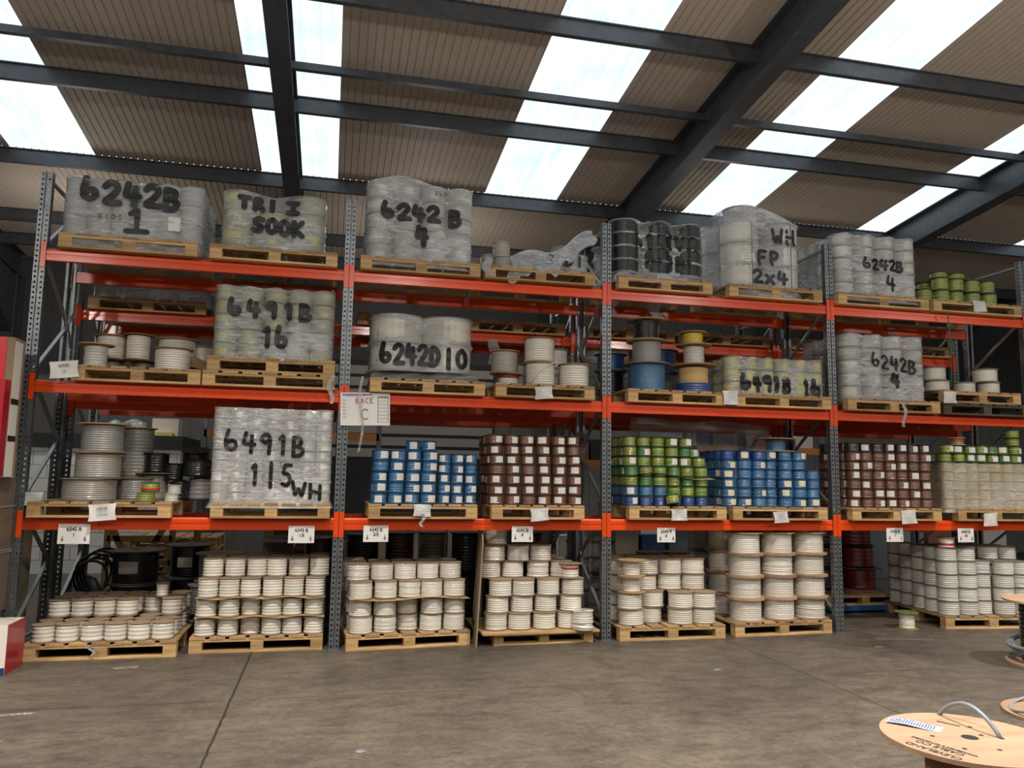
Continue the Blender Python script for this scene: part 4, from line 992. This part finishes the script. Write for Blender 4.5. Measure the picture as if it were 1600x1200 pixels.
# open red and white carton on the floor
t = thing('open_carton', 'red and white open carton on the floor at the left edge', 'box', (-.572, -.58, 0))
part('front_panel', MB().box(0, 0, 0, .78, .006, .40).mesh('front_panel', M_WCARD), t)
part('blue_stripe', MB().box(0, -.003, 0, .78, 0, .06).mesh('blue_stripe', plain('navy_print', '#1f3558', .5)), t)
part('side_panel', MB().poly_x([(.006, 0), (.40, 0), (.40, .40), (.006, .40)], .772, .782).mesh('side_panel', M_REDP), t, label='glossy red side')
part('back_panel', MB().box(0, .39, 0, .772, .40, .40).mesh('back_panel', M_WCARD), t); part('left_panel', MB().box(0, .006, 0, .006, .39, .40).mesh('left_panel', M_WCARD), t)
part('bottom_panel', MB().box(.006, .006, 0, .772, .35, .006).mesh('bottom_panel', M_WCARD), t)
part('flap', MB().sheet(lambda u, v: (.05+u*.7, .04+v*.34, .39+.03*math.sin(u*4)), 6, 3).mesh('flap', M_WCARD), t)
# tall stack of cartons left of the first upright
t = thing('tall_carton', 'tall red carton with white banded side left of the first upright', 'box', (-.81, -.5, 1.62))
part('carton', MB().box(0, 0, 0, .85, .24, 1.2).mesh('carton', plain('carton_brown', '#8a745a', .8)), t)
part('red_face', MB().box(0, -.006, .02, .79, 0, 1.2).mesh('red_face', M_REDB), t); part('white_side', MB().box(.85, .01, .0, .853, .18, 1.17).mesh('white_side', M_WCARD), t)
for z in (.3, .62): part('black_band', MB().box(.853, .01, z, .8545, .18, z+.05).mesh('black_band', M_INK), t)
t = thing('red_carton', 'dark red carton standing in front of the tall red one', 'box', (-.82, -.63, 1.62))
part('carton', MB().box(0, 0, 0, .86, .12, .82).mesh('carton', M_REDP), t)
t = thing('wrapped_bale', 'brown film wrapped bale of cardboard under the red cartons', 'bale', (-.88, -.62, .45))
mb = MB(); mb.box(0, 0, 0, .86, .6, 1.16); part('cardboard', mb.mesh('cardboard', plain('bale_card', '#6f5f50', .7, nz=.3)), t)
for z in (.5, .52, .9): part('strap', MB().box(-.004, -.004, z, .866, .606, z+.012).mesh('strap', M_FILML), t)
single('flat_pallet', MB().box(0, -.1, 0, .6, .2, .444).mesh('flat_pallet', M_PWD), 'dark wooden crate under the wrapped bale at the left edge', 'crate', (-.76, -.12, 0))
single('leaning_board', MB().box(0, 0, 0, .012, .8, 1.1).mesh('leaning_board', plain('beige_board', '#94866f', .75, nz=.15)), 'beige chipboard sheet standing just behind the first upright', 'board', (-.16, .1, 0), (0, -.0, -.0))
t = thing('carton', 'white open carton on the shelf beyond the first upright', 'box', (-.15, 1.3, 1.22), .2)
part('carton', MB().box(0, 0, 0, .35, .3, .28).mesh('carton', M_WCARD), t)
t = thing('carton', 'white and pink bottle case beyond the first upright', 'box', (.1, 2.3, 1.22), .0)
part('carton', MB().box(0, 0, 0, .2, .2, .42).mesh('carton', plain('pink_case', '#b98f98', .6)), t)

# ================================================================ RIGHT FOREGROUND DRUMS
def drum(lbl, x, y, r, h, rb, bm, z=0, t=.02, hole=.033):
    d = thing('wooden_cable_drum', lbl, 'cable drum', (x, y, z))
    fl = flange_mesh(r, t, hole, M_PLY, 64)
    part('bottom_flange', fl, d); part('top_flange', fl, d, (0, 0, h-t))
    return d
d = drum('large plywood drum with printed lettering and a delivery note, right foreground', 5.37, -5.13, .34, .65, .2, None)
part('barrel', MB().lathe([(.17, .02), (.17, .63)], 40).mesh('barrel', M_PLYD), d)
part('cable_winding', winding_mesh(.25, .4, 0, 10, 3, M_GREYC, .004), d, (0, 0, .02))
ca, sa = math.cos(-.226), math.sin(-.226)
def dloc(u, v): return (u*ca-v*sa, u*sa+v*ca)     # u to the camera's right, v away from it
slot = M_DARK
def hole_disc(u, v, a, b, rot=0):
    x, y = dloc(u, v); m = MB()
    m.lathe([(1, 0), (1, .0006)], 20); o = part('drilled_hole', m.mesh('drilled_hole', M_DARK), d, (x, y, .6503), (0, 0, rot), scale=(a, b, 1)); return o  # flat black disc, the hole's inner shade is in its colour
hole_disc(.0, .0, .032, .032)
def drill(x, y, r): part('drilled_hole', MB().lathe([(r, 0), (r, .0006)], 16).mesh('drilled_hole', M_DARK), d, (x, y, .6503))
for x, y in ((.109, .117), (.069, .014), (-.143, .043), (-.132, -.115), (-.003, -.153)): drill(x, y, .0095)
drill(.121, -.036, .012)
part('slot', MB().box(-.047, -.006, 0, .047, .006, .0006).mesh('slot', M_DARK), d, (.051, .172, .6504), (0, 0, math.radians(-60)))
def arc_text(s, size, rad, a0, da):
    for k, ch in enumerate(s):
        if ch == ' ': continue
        a = a0+da*k; part('printed_lettering', cached(('tx', ch, size), lambda: text_mesh(ch, size, M_INK, bold=.0008)), d, (rad*math.cos(a), rad*math.sin(a), .6508), (0, 0, a-PI/2))
def line_text(s, size, x, y): part('printed_lettering', text_mesh(s, size, M_INK, bold=.0006), d, (x, y, .6508), (0, 0, math.radians(108)))
line_text('CLEVELAND', .041, -.262, -.108)
line_text('CABLE CO', .041, -.212, -.085)
line_text('CHARGEABLE & RETURNABLE', .02, -.188, -.075)
x, y = -.115, .18
part('delivery_note', MB().sheet(lambda u, v: ((u-.5)*.21, (v-.5)*.085, .655+.004*math.sin(u*5)), 8, 3).mesh('delivery_note', M_DNOTE), d, (x, y, 0), (0, 0, math.radians(-49)), label='white printed delivery note in clear sleeve')
mb = MB(); r9 = random.Random(4)
for k in range(17):
    xx = -.095+k*.0105; yy = -.036
    while yy < .03:
        L = r9.uniform(.006, .022); mb.box(xx, yy, .6575+.004*math.sin((xx/.21+.5)*5), xx+.0045, min(yy+L, .036), .6578+.004*math.sin((xx/.21+.5)*5)); yy += L+r9.uniform(.003, .01)
part('printed_lines', mb.mesh('printed_lines', M_INKB), d, (x, y, 0), (0, 0, math.radians(-49)))
p0 = Vector((.121, -.036, .64)); p1 = Vector((.11, .40, .50))
pts = []
for i in range(21):
    u = i/20; q = p0.lerp(p1, u); q.z += .16*math.sin(u*PI)**.8; pts.append(q)
part('cable_tail', MB().tube(pts, .009, 10).mesh('cable_tail', plain('grey_sheath', '#7e838c', .4)), d, label='grey cable looping out of the flange')
part('cable_tail', MB().tube([(*dloc(-.25+.05*math.sin(i/3), -.10-.02*i), .5-.03*i) for i in range(12)], .009, 8).mesh('cable_tail', MATS['grey_sheath']), d)
d = drum('plywood drum wound with dark grey cable at the right edge', 9.50, -1.69, .40, .60, .2, None)
part('cable_winding', winding_mesh(.27, .57, 0, 14, 4, M_BLACK, .006), d, (0, 0, .02))
for k in range(3):
    rr = .33+.02*k
    part('cable_loop', MB().tube([(rr*math.cos(a), rr*math.sin(a), .06+.05*k+.07*math.sin(a+k)+.07) for a in [2*PI*i/40 for i in range(40)]], .016, 8, True).mesh('cable_loop', MATS['grey_sheath']), d)
d = thing('wooden_drum_end', 'round plywood drum end lying on the floor with a cable loop, right edge', 'cable drum', (8.12, -3.06, 0))
part('flange', flange_mesh(.42, .02, .03, M_PLY, 48), d); part('barrel', MB().lathe([(.12, .02), (.12, .13)], 24).mesh('barrel', M_FBLK), d)
part('cable_loop', MB().tube([(.38*math.cos(a), .34*math.sin(a), .05+.035*math.sin(a*2)) for a in [2*PI*i/40 for i in range(40)]], .011, 8, True).mesh('cable_loop', MATS['grey_sheath']), d)

# floor scraps
for i, (x, y, L, w, r_) in enumerate([(8.9, -.42, .62, .02, -.18), (8.35, -.72, .09, .025, .2), (6.2, -1.35, .08, .03, .5), (3.0, -2.9, .05, .05, .4), (2.0, -.7, .04, .01, -.6)]):
    single('floor_scrap', MB().sheet(lambda u, v: ((u-.5)*L, (v-.5)*w+.012*math.sin(u*17), .002+.004*abs(math.sin(u*23))), 16, 2).mesh('floor_scrap', M_FILML),
           ['long strip of white film lying on the floor in front of fourth upright', 'small white scrap on the floor below the fourth upright', 'small pale scrap on the open floor below fifth pallet', 'pale fleck on the open floor in the centre foreground', 'tiny white sliver on the floor below second pallet'][i], 'litter', (x, y, 0), (0, 0, r_), 'floor litter')

# ================================================================ BUILDING SHELL
TA = math.tan(math.radians(6.2)); H0 = 6.8
def RZ(y): return H0-TA*y
XL, XR, YB, YF = -9.0, 24.0, 8.8, -13.0
# floor
t = NT('worn_concrete'); v = t.coord()
a = t.noise(v, .55, 6, .6); b = t.noise(t.coord((1.5, 2.7, 1), (0, 0, .12)), 2.3, 10, .72); c_ = t.noise(v, 22, 8, .75)
c1 = t.ramp(a, [(.32, lin('#423b34')), (.5, lin('#50483f')), (.68, lin('#5d5448'))])
c2 = t.mix(1, c1, t.ramp(b, [(.34, (.66, .64, .61)), (.5, (.95, .95, .95)), (.68, (1.25, 1.23, 1.18))]), 'MULTIPLY')
c3 = t.mix(1, c2, t.ramp(c_, [(.36, (.72, .72, .72)), (.6, (1.15, 1.15, 1.15))]), 'MULTIPLY')
sc_ = t.noise(t.coord((1.1, 5.5, 1), (0, 0, .15)), 1.3, 9, .72)
c4 = t.mix(t.ramp(sc_, [(.66, (0, 0, 0)), (.74, (.5, .5, .5))]), c3, lin('#7f786d'))
# sawn joints
sep = t.n.new('ShaderNodeSeparateXYZ'); t.link(t.coord(), sep.inputs[0])
def joint(axis, at, w):
    s1 = t.n.new('ShaderNodeMath'); s1.operation = 'SUBTRACT'; s1.inputs[1].default_value = at
    wob = t.n.new('ShaderNodeMath'); wob.operation = 'MULTIPLY_ADD'; wob.inputs[1].default_value = .03; t.link(b, wob.inputs[0]); t.link(sep.outputs[axis], wob.inputs[2])
    t.link(wob.outputs[0], s1.inputs[0])
    ab = t.n.new('ShaderNodeMath'); ab.operation = 'ABSOLUTE'; t.link(s1.outputs[0], ab.inputs[0])
    lt = t.n.new('ShaderNodeMath'); lt.operation = 'LESS_THAN'; lt.inputs[1].default_value = w; t.link(ab.outputs[0], lt.inputs[0]); return lt.outputs[0]
col = c4
for ax, at, w in ((0, 2.11, .009), (0, 6.93, .006), (1, -1.62, .004), (0, 11.9, .006), (0, -2.8, .006)):
    col = t.mix(joint(ax, at, w), col, lin('#221f1b'))
t.link(col, t.p.inputs['Base Color']); t.p.inputs['Roughness'].default_value = .5
rr_ = t.ramp(b, [(.3, (.42,) * 3), (.7, (.62,) * 3)]); t.link(rr_, t.p.inputs['Roughness']); t.bump(c_, .12, .004)
struct('floor', MB().box(XL, YF, -.1, XR, YB, 0), t.m)
# white rubbed paint marks
mk = MB()
for (x, y, L, w, r_) in [(.55, -1.75, .55, .05, .12), (.62, -2.35, .42, .03, .12), (.5, -2.42, .03, .22, -.1), (.66, -2.62, .35, .015, .12), (-.1, -2.75, .75, .04, .05), (.25, -2.62, .08, .18, -.3), (1.1, -.45, .2, .08, .2)]:
    cs, sn = math.cos(r_), math.sin(r_); p = [(-L/2, -w/2), (L/2, -w/2), (L/2, w/2), (-L/2, w/2)]
    mk.quad(*[(x+q[0]*cs-q[1]*sn, y+q[0]*sn+q[1]*cs, .0012) for q in p])
t = NT('rubbed_white_paint'); f = t.noise(t.coord((1, 1, 1)), 34, 6, .75); t.p.inputs['Base Color'].default_value = lin('#b5aea2'); t.p.inputs['Roughness'].default_value = .7
tr = t.n.new('ShaderNodeBsdfTransparent'); mx = t.n.new('ShaderNodeMixShader'); t.link(t.ramp(f, [(.44, (0, 0, 0)), (.6, (.75, .75, .75))]), mx.inputs['Fac']); t.link(tr.outputs[0], mx.inputs[1]); t.link(t.p.outputs[0], mx.inputs[2]); t.link(mx.outputs[0], t.out.inputs['Surface'])
o = struct('floor_markings', mk, t.m)
# ceiling: ribbed liner sheets with openings for the skylights
SKY = [(1.52-3.51*2, 2.67-3.51*2), (-1.99, -.85), (1.52, 2.67), (5.04, 6.27), (8.55, 9.70), (12.05, 13.22), (15.54, 16.7), (19.0, 20.2)]
YS0, YS1 = -11.5, 4.28
M_ROOF = plain('beige_liner_sheet', '#c6b9ac', .6, nz=.06)
def ribbed(x0, x1, y0, y1):
    mb = MB(); n = max(1, int(round((x1-x0)/.1))); dx = (x1-x0)/n; pr = []
    for k in range(n):
        x = x0+k*dx; pr += [(x, 0), (x+dx*.82, 0), (x+dx*.86, .012), (x+dx*.96, .012)]
    pr.append((x1, 0))
    m = len(mb.v)
    for (x, d_) in pr: mb.v += [(x, y0, RZ(y0)+d_), (x, y1, RZ(y1)+d_)]
    for k in range(len(pr)-1): mb.f.append((m+2*k, m+2*k+1, m+2*k+3, m+2*k+2)); mb.sm.append(False)
    return mb
ceil = MB()
def merge(a, b):
    n = len(a.v); a.v += b.v; a.f += [tuple(n+i for i in f) for f in b.f]; a.sm += b.sm
merge(ceil, ribbed(XL, XR, YS1, YB)); merge(ceil, ribbed(XL, XR, YF, YS0))
xs = XL
for (a, b) in SKY:
    merge(ceil, ribbed(xs, a, YS0, YS1)); xs = b
merge(ceil, ribbed(xs, XR, YS0, YS1))
o = bpy.data.objects.new('ceiling', ceil.mesh('ceiling', M_ROOF)); link(o); o['kind'] = 'structure'
# translucent skylight sheets
t = NT('fibreglass_skylight')
f = t.noise(t.coord((9, .35, 1)), 1.3, 3); g_ = t.noise(t.coord(), 1.7, 4)
mul = t.n.new('ShaderNodeMath'); mul.operation = 'MULTIPLY'; t.link(f, mul.inputs[0]); t.link(g_, mul.inputs[1])
tint = t.ramp(mul.outputs[0], [(.12, (.66, .78, .82)), (.22, (.80, .88, .91)), (.36, (.92, .96, .97))])
tr = t.n.new('ShaderNodeBsdfTransparent'); t.link(tint, tr.inputs['Color'])
t.p.inputs['Base Color'].default_value = (.7, .75, .75, 1); t.p.inputs['Roughness'].default_value = .4
mx = t.n.new('ShaderNodeMixShader'); mx.inputs[0].default_value = .12; t.link(tr.outputs[0], mx.inputs[1]); t.link(t.p.outputs[0], mx.inputs[2]); t.link(mx.outputs[0], t.out.inputs['Surface'])
M_SKY = t.m
for k, (a, b) in enumerate(SKY):
    mb = MB(); mb.quad((a, YS0, RZ(YS0)+.004), (a, YS1, RZ(YS1)+.004), (b, YS1, RZ(YS1)+.004), (b, YS0, RZ(YS0)+.004))
    o = bpy.data.objects.new(f'window_{k+1}', mb.mesh('skylight', M_SKY)); link(o); o['kind'] = 'structure'
tr_n = [0]
def trim(mb, mat=M_RAFT):
    tr_n[0] += 1; return struct(f'trim_{tr_n[0]}', mb, mat)
# purlins between the rafters
RAFT = [-8.6, -3.35, 2.01, 7.5, 12.76, 18.0, 23.2]
for yy in (4.32, 2.12, -.08, 6.5, 7.6, -2.3, -4.5, -6.7, -8.9, -11.1):
    z = RZ(yy)+.008
    trim(MB().poly_x([(yy-.035, z), (yy+.035, z-.01), (yy+.035, z-.022), (yy+.006, z-.022), (yy+.006, z-.208), (yy+.035, z-.208), (yy+.035, z-.22), (yy-.035, z-.22), (yy-.035, z-.208), (yy-.006, z-.208), (yy-.006, z-.02), (yy-.035, z-.014)], XL, XR))
for yy in (1.16, -3.4):
    z = RZ(yy)-.14; trim(MB().poly_x([(yy-.035, z), (yy+.035, z), (yy+.035, z-.09), (yy-.035, z-.09)], XL, XR))
for xr in RAFT:
    mb = MB(); n = len(mb.v)
    sec = [(-.12, -.50), (.12, -.50), (.12, -.482), (.007, -.482), (.007, -.03), (.12, -.03), (.12, -.012), (-.12, -.012), (-.12, -.03), (-.007, -.03), (-.007, -.482), (-.12, -.482)]
    for y in (YF, YB-.1):
        for (x, d_) in sec: mb.v.append((xr+x, y, RZ(y)+d_))
    N = len(sec); mb.f.append(tuple(range(N))); mb.f.append(tuple(N+i for i in reversed(range(N)))); mb.sm += [False, False]
    for i in range(N): j = (i+1) % N; mb.f.append((i, j, N+j, N+i)); mb.sm.append(False)
    # haunch and column at the far wall
    trim(mb)
    trim(MB().box(xr-.12, YB-.42, 0, xr+.12, YB-.40, RZ(YB)-.4).box(xr-.007, YB-.4, 0, xr+.007, YB-.12, RZ(YB)-.4).box(xr-.12, YB-.12, 0, xr+.12, YB-.1, RZ(YB)-.4)
         .poly_x([(YB-.4, RZ(YB)-1.6), (YB-.4, RZ(YB)-.5), (YB-2.6, RZ(YB-2.6)-.49)], xr-.1, xr+.1))
# walls
t = NT('back_wall_cladding'); sp = t.n.new('ShaderNodeSeparateXYZ'); t.link(t.coord(), sp.inputs[0])
mp = t.n.new('ShaderNodeMapRange'); mp.inputs[1].default_value = 0; mp.inputs[2].default_value = 6; t.link(sp.outputs[2], mp.inputs[0])
rp = t.ramp(mp.outputs[0], [(0, lin('#7d7d7b')), (.58, lin('#7d7d7b')), (.59, lin('#4a4b4d')), (1, lin('#3d3e40'))]); t.link(rp, t.p.inputs['Base Color']); t.p.inputs['Roughness'].default_value = .6
M_WALLB = t.m
M_WALL = plain('grey_cladding', '#6f6d6a', .7)
wb = MB(); n = int((XR-XL)/.3)
for k in range(n):
    x = XL+k*.3; wb.box(x, YB, 0, x+.26, YB+.03, RZ(YB)+.02); wb.box(x+.26, YB+.012, 0, x+.3, YB+.03, RZ(YB)+.02)
struct('wall_back', wb, M_WALLB)
struct('wall_left', MB().poly_x([(YF, 0), (YB, 0), (YB, RZ(YB)), (YF, RZ(YF))], XL-.05, XL), M_WALL)
struct('wall_right', MB().poly_x([(YF, 0), (YB, 0), (YB, RZ(YB)), (YF, RZ(YF))], XR, XR+.05), M_WALL)
struct('wall_front', MB().box(XL, YF-.05, 0, XR, YF, RZ(YF)), M_WALL)
# pale horizontal panels of the roller door
dm = plain('pale_door_panel', '#b4aea6', .55); dk = plain('dark_door_gap', '#2c2d2f', .6)
o = struct('door_1', MB().box(1.9, YB-.04, 0, 6.2, YB-.02, 4.1), dk)
for k in range(8):
    if k % 1 == 0: part('door_panel', MB().box(1.95, YB-.06, 2.05+k*.25, 6.15, YB-.04, 2.23+k*.25).mesh('door_panel', dm), o)
struct('door_2', MB().box(9.6, YB-.05, 0, 13.5, YB-.02, 3.3), plain('white_door', '#b5b9c0', .5))

# ================================================================ DISTANT THINGS
t = thing('block_office', 'white block built office with a black fascia, seen through left rack', 'office', (-4.2, 6.3, 0))
bw_ = NT('white_blockwork'); br = bw_.n.new('ShaderNodeTexBrick'); br.inputs['Scale'].default_value = 1; br.inputs['Brick Width'].default_value = .44; br.inputs['Row Height'].default_value = .22; br.inputs['Mortar Size'].default_value = .008
br.inputs['Color1'].default_value = lin('#d9d8d5'); br.inputs['Color2'].default_value = lin('#cfcecb'); br.inputs['Mortar'].default_value = lin('#9c9b98')
mpp = bw_.n.new('ShaderNodeMapping'); mpp.inputs['Rotation'].default_value = (PI/2, 0, 0); tcc = bw_.n.new('ShaderNodeTexCoord'); bw_.link(tcc.outputs['Object'], mpp.inputs[0]); bw_.link(mpp.outputs[0], br.inputs['Vector']); bw_.link(br.outputs['Color'], bw_.p.inputs['Base Color'])
part('block_wall', MB().box(0, 0, 0, 4.45, 2.2, 2.05).mesh('block_wall', bw_.m), t)
part('fascia', MB().box(-.03, -.04, 2.05, 4.48, 2.2, 2.28).mesh('fascia', plain('black_fascia', '#1d1e20', .5)), t)
part('switch_box', MB().box(3.0, -.05, 1.45, 3.25, 0, 1.8).mesh('switch_box', M_WCARD), t)
zz = 2.28
single('white_crate', MB().box(0, 0, 0, .42, .35, .3).mesh('white_crate', M_WCARD), 'white crate on the flat roof of the block office', 'box', (-.25, 6.4, zz))
single('grey_bin_bag', MB().lathe([(.15, 0), (.22, .08), (.18, .22), (.05, .28)], 14).mesh('grey_bin_bag', M_FILML), 'white plastic bag on the office roof', 'bag', (-.55, 6.5, zz))
single('green_bag', MB().lathe([(.1, 0), (.14, .1), (.1, .22), (.03, .26)], 14).mesh('green_bag', plain('pale_green_bag', '#5f8f7c', .5)), 'pale green bag on the office roof', 'bag', (-.85, 6.5, zz))
pl_ = thing('spider_plant', 'green spiky plant standing on the white crate', 'plant', (-.05, 6.55, zz+.3))
for k in range(9):
    a = k*.7; part('leaf', MB().sheet(lambda u, v: (math.cos(a)*.2*v+(u-.5)*.02*(1-v), math.sin(a)*.1*v, .22*v-.1*v*v), 1, 5).mesh('leaf', plain('leaf_green', '#3f7a34', .5)), pl_)
single('yellow_board', MB().box(0, 0, 0, .4, .3, .06).mesh('yellow_board', plain('pale_yellow', '#d8c47a', .6)), 'pale yellow tray at the edge of the office roof', 'tray', (-.3, 6.28, zz))
# aisle shelving beyond
for i, (x, zl) in enumerate([(6.4, 2.0), (.8, 2.35), (9.0, 2.3)]):
    beamt = thing('far_shelf_beam', ['orange shelf beam far behind the third upright', 'orange shelf beam far behind the first bay', 'orange shelf beam far behind the third bay'][i], 'rack beam', (x, 5.0, zl), 0, 'far orange beams')
    part('beam_box', MB().box(0, 0, -.12, 2.7, .05, 0).mesh('beam_box', plain('pale_orange_beam', '#c07a3e', .5)), beamt)
    part('shelf_board', MB().box(0, .05, -.02, 2.7, .6, 0).mesh('shelf_board', M_PWD), beamt)
    for s in (0, 2.7): part('post', MB().box(s-.04, 0, -zl, s+.04, .08, 1.2).mesh('post', M_STEEL), beamt)
cols = ['#8b8f96', '#c9c5bc', '#39567c', '#8a5a48', '#b7b2a8', '#6d7277', '#2e3033', '#a0907a']
far = [(6.5+.34*i, 5.1, 2.0, .3, .24+.06*(i % 3), (i*3) % 8) for i in range(7)] + [(.95+.4*i, 5.1, 2.35, .34, .2+.05*(i % 2), (i*5+1) % 8) for i in range(5)] + [(9.1+.42*i, 5.1, 2.3, .36, .25+.05*(i % 3), (i*3+2) % 8) for i in range(6)] + \
      [(6.6+.5*i, 5.0, 0, .42, .7+.25*(i % 3), (i*3+1) % 8) for i in range(6)] + [(2.2+.62*i, 4.6, 0, .5, .85+.2*(i % 2), (i*5+5) % 8) for i in range(6)] + [(10.4+.6*i, 4.4, 0, .5, .8+.3*(i % 2), (i*3+4) % 8) for i in range(8)]
cn = ['grey', 'cream', 'navy', 'rust', 'pale', 'slate', 'black', 'tan']
for i, (x, y, z, w, h, c) in enumerate(far):
    single('far_carton', MB().box(0, 0, 0, w, .4, h).mesh('far_carton', plain('far_'+cn[c], cols[c], .7)), f'{cn[c]} carton in the far aisle, {ORD[i % 12]} of its run, beyond the {["third upright", "first bay", "fourth bay"][min(2, i//12)]}', 'box', (x, y, z), (0, 0, 0), 'far aisle cartons')
for k in range(5):
    pallet(.05, 1.25, 3.6, k*.16, f'empty pallet in the far stack behind the first bay, {LAY[k]} of five', 1.0, group='far empty pallet stack')
for k in range(4): pallet(1.9, 3.1, 3.4, .0+k*.27, f'empty pallet far behind the second pallet, {LAY[k]} of four', 1.0, group='far empty pallets behind second bay')
t = thing('wooden_stillage', 'crossed timber frame standing behind the cable coil', 'frame', (.1, 2.7, 0))
for (p, q) in (((0, 0, 1.1), (.35, 0, .3)), ((.7, 0, 1.1), (.3, 0, .3)), ((0, 0, 0), (0, 0, 1.1)), ((.75, 0, 0), (.75, 0, 1.1)), ((0, 0, .85), (.75, 0, .85)), ((0, 0, .55), (.75, 0, .55))): part('timber', MB().beamseg(p, q, .07, .05, (0, 1, 0)).mesh('timber', M_PW), t)
part('timber', MB().box(1.0, 0, 0, 1.08, .06, 1.2).mesh('timber', M_PW), t)

# ================================================================ LIGHT
def lamp(x, y, z, P, lbl, col=(1, .93, .84), r=.16, grp='high bay lamps', spot=104, fill_power=0, gr=.4):
    t = thing('high_bay_lamp', lbl, 'lamp', (x, y, z), 0, grp)
    part('housing', MB().lathe([(.03, .2), (.06, .22), (.06, .3), (.02, .34)], 16).mesh('housing', M_FBLK), t)
    part('suspension_rod', MB().lathe([(.006, .34), (.006, max(.4, RZ(y)-z-.02))], 8).mesh('suspension_rod', M_STEEL), t)
    L = bpy.data.lights.new('lamp', 'SPOT'); L.energy = P; L.color = col; L.shadow_soft_size = r; L.spot_size = math.radians(spot); L.spot_blend = 1
    o = bpy.data.objects.new('lamp_light', L); link(o, t)
    if fill_power:
        L = bpy.data.lights.new('fill_light', 'POINT'); L.energy = fill_power; L.color = col; L.shadow_soft_size = gr  # unseen fill point added to brighten the roof and the reels
        o = bpy.data.objects.new('fill_light', L); link(o, t)
for i, x in enumerate((-2.5, 2.0, 6.5, 11.0, 15.5)):
    lamp(x, -3.7, 6.2, 2350, f'high bay lamp over the aisle, {ORD[i]} from the left')
for i, x in enumerate((-2.5, 4.2, 11)):
    lamp(x, -9.5, 6.2, 900, f'high bay lamp with added fill over the aisle behind, {ORD[i]} from the left', fill_power=120)  # fill point of this row is added to soften purlin shadows
for i, x in enumerate((-2.0, 3.5, 9.0, 14.5)):
    lamp(x, -6.4, 4.7, 10, f'added fill lamp over the open floor, {ORD[i]} from the left', fill_power=240, grp='added fill lamps', gr=.16)  # lamp row added to even out the roof and stripe the reels
for i, x in enumerate((-1.5, 4.2, 9.8)):
    lamp(x, 5.5, 4.9, 260, f'added fill lamp over the far aisle, {ORD[i]} from the left', grp='added far aisle lamps', fill_power=45)  # weak lamps added so the background behind the racks reads
w = bpy.data.worlds.new('overcast_sky'); SC.world = w; w.use_nodes = True
bg = w.node_tree.nodes['Background']; bg.inputs[0].default_value = (.86, .95, 1, 1); bg.inputs[1].default_value = 1.6
for k, (a, b) in enumerate(SKY):
    L = bpy.data.lights.new('portal', 'AREA'); L.shape = 'RECTANGLE'; L.size = b-a; L.size_y = (YS1-YS0)/math.cos(math.atan(TA)); L.cycles.is_portal = True
    o = bpy.data.objects.new('skylight_portal', L); link(o); ym = (YS0+YS1)/2; o.location = ((a+b)/2, ym, RZ(ym)+.03); o.rotation_euler = (-math.atan(TA), 0, 0)

# ================================================================ CAMERA
cam = bpy.data.cameras.new('camera'); cam.sensor_fit = 'HORIZONTAL'; cam.sensor_width = 36; cam.lens = 36*1223.05/1600; cam.clip_end = 200
co = bpy.data.objects.new('camera', cam); link(co)
pi_, ya, ro = .1177, .2246, .0162
fw = Vector((math.sin(ya)*math.cos(pi_), math.cos(ya)*math.cos(pi_), math.sin(pi_))); rg = Vector((math.cos(ya), -math.sin(ya), 0)); up = rg.cross(fw)
r2 = rg*math.cos(ro)+up*math.sin(ro); u2 = up*math.cos(ro)-rg*math.sin(ro)
co.matrix_world = Matrix(((r2.x, u2.x, -fw.x, 2.7509), (r2.y, u2.y, -fw.y, -7.9979), (r2.z, u2.z, -fw.z, 1.6893), (0, 0, 0, 1)))
SC.camera = co
SC.view_settings.view_transform = 'Standard'; SC.view_settings.look = 'None'; SC.view_settings.gamma = 1; SC.view_settings.exposure = 0
SC.view_settings.use_curve_mapping = False
SC.cycles.transparent_max_bounces = 16; SC.cycles.max_bounces = 7; SC.cycles.diffuse_bounces = 4
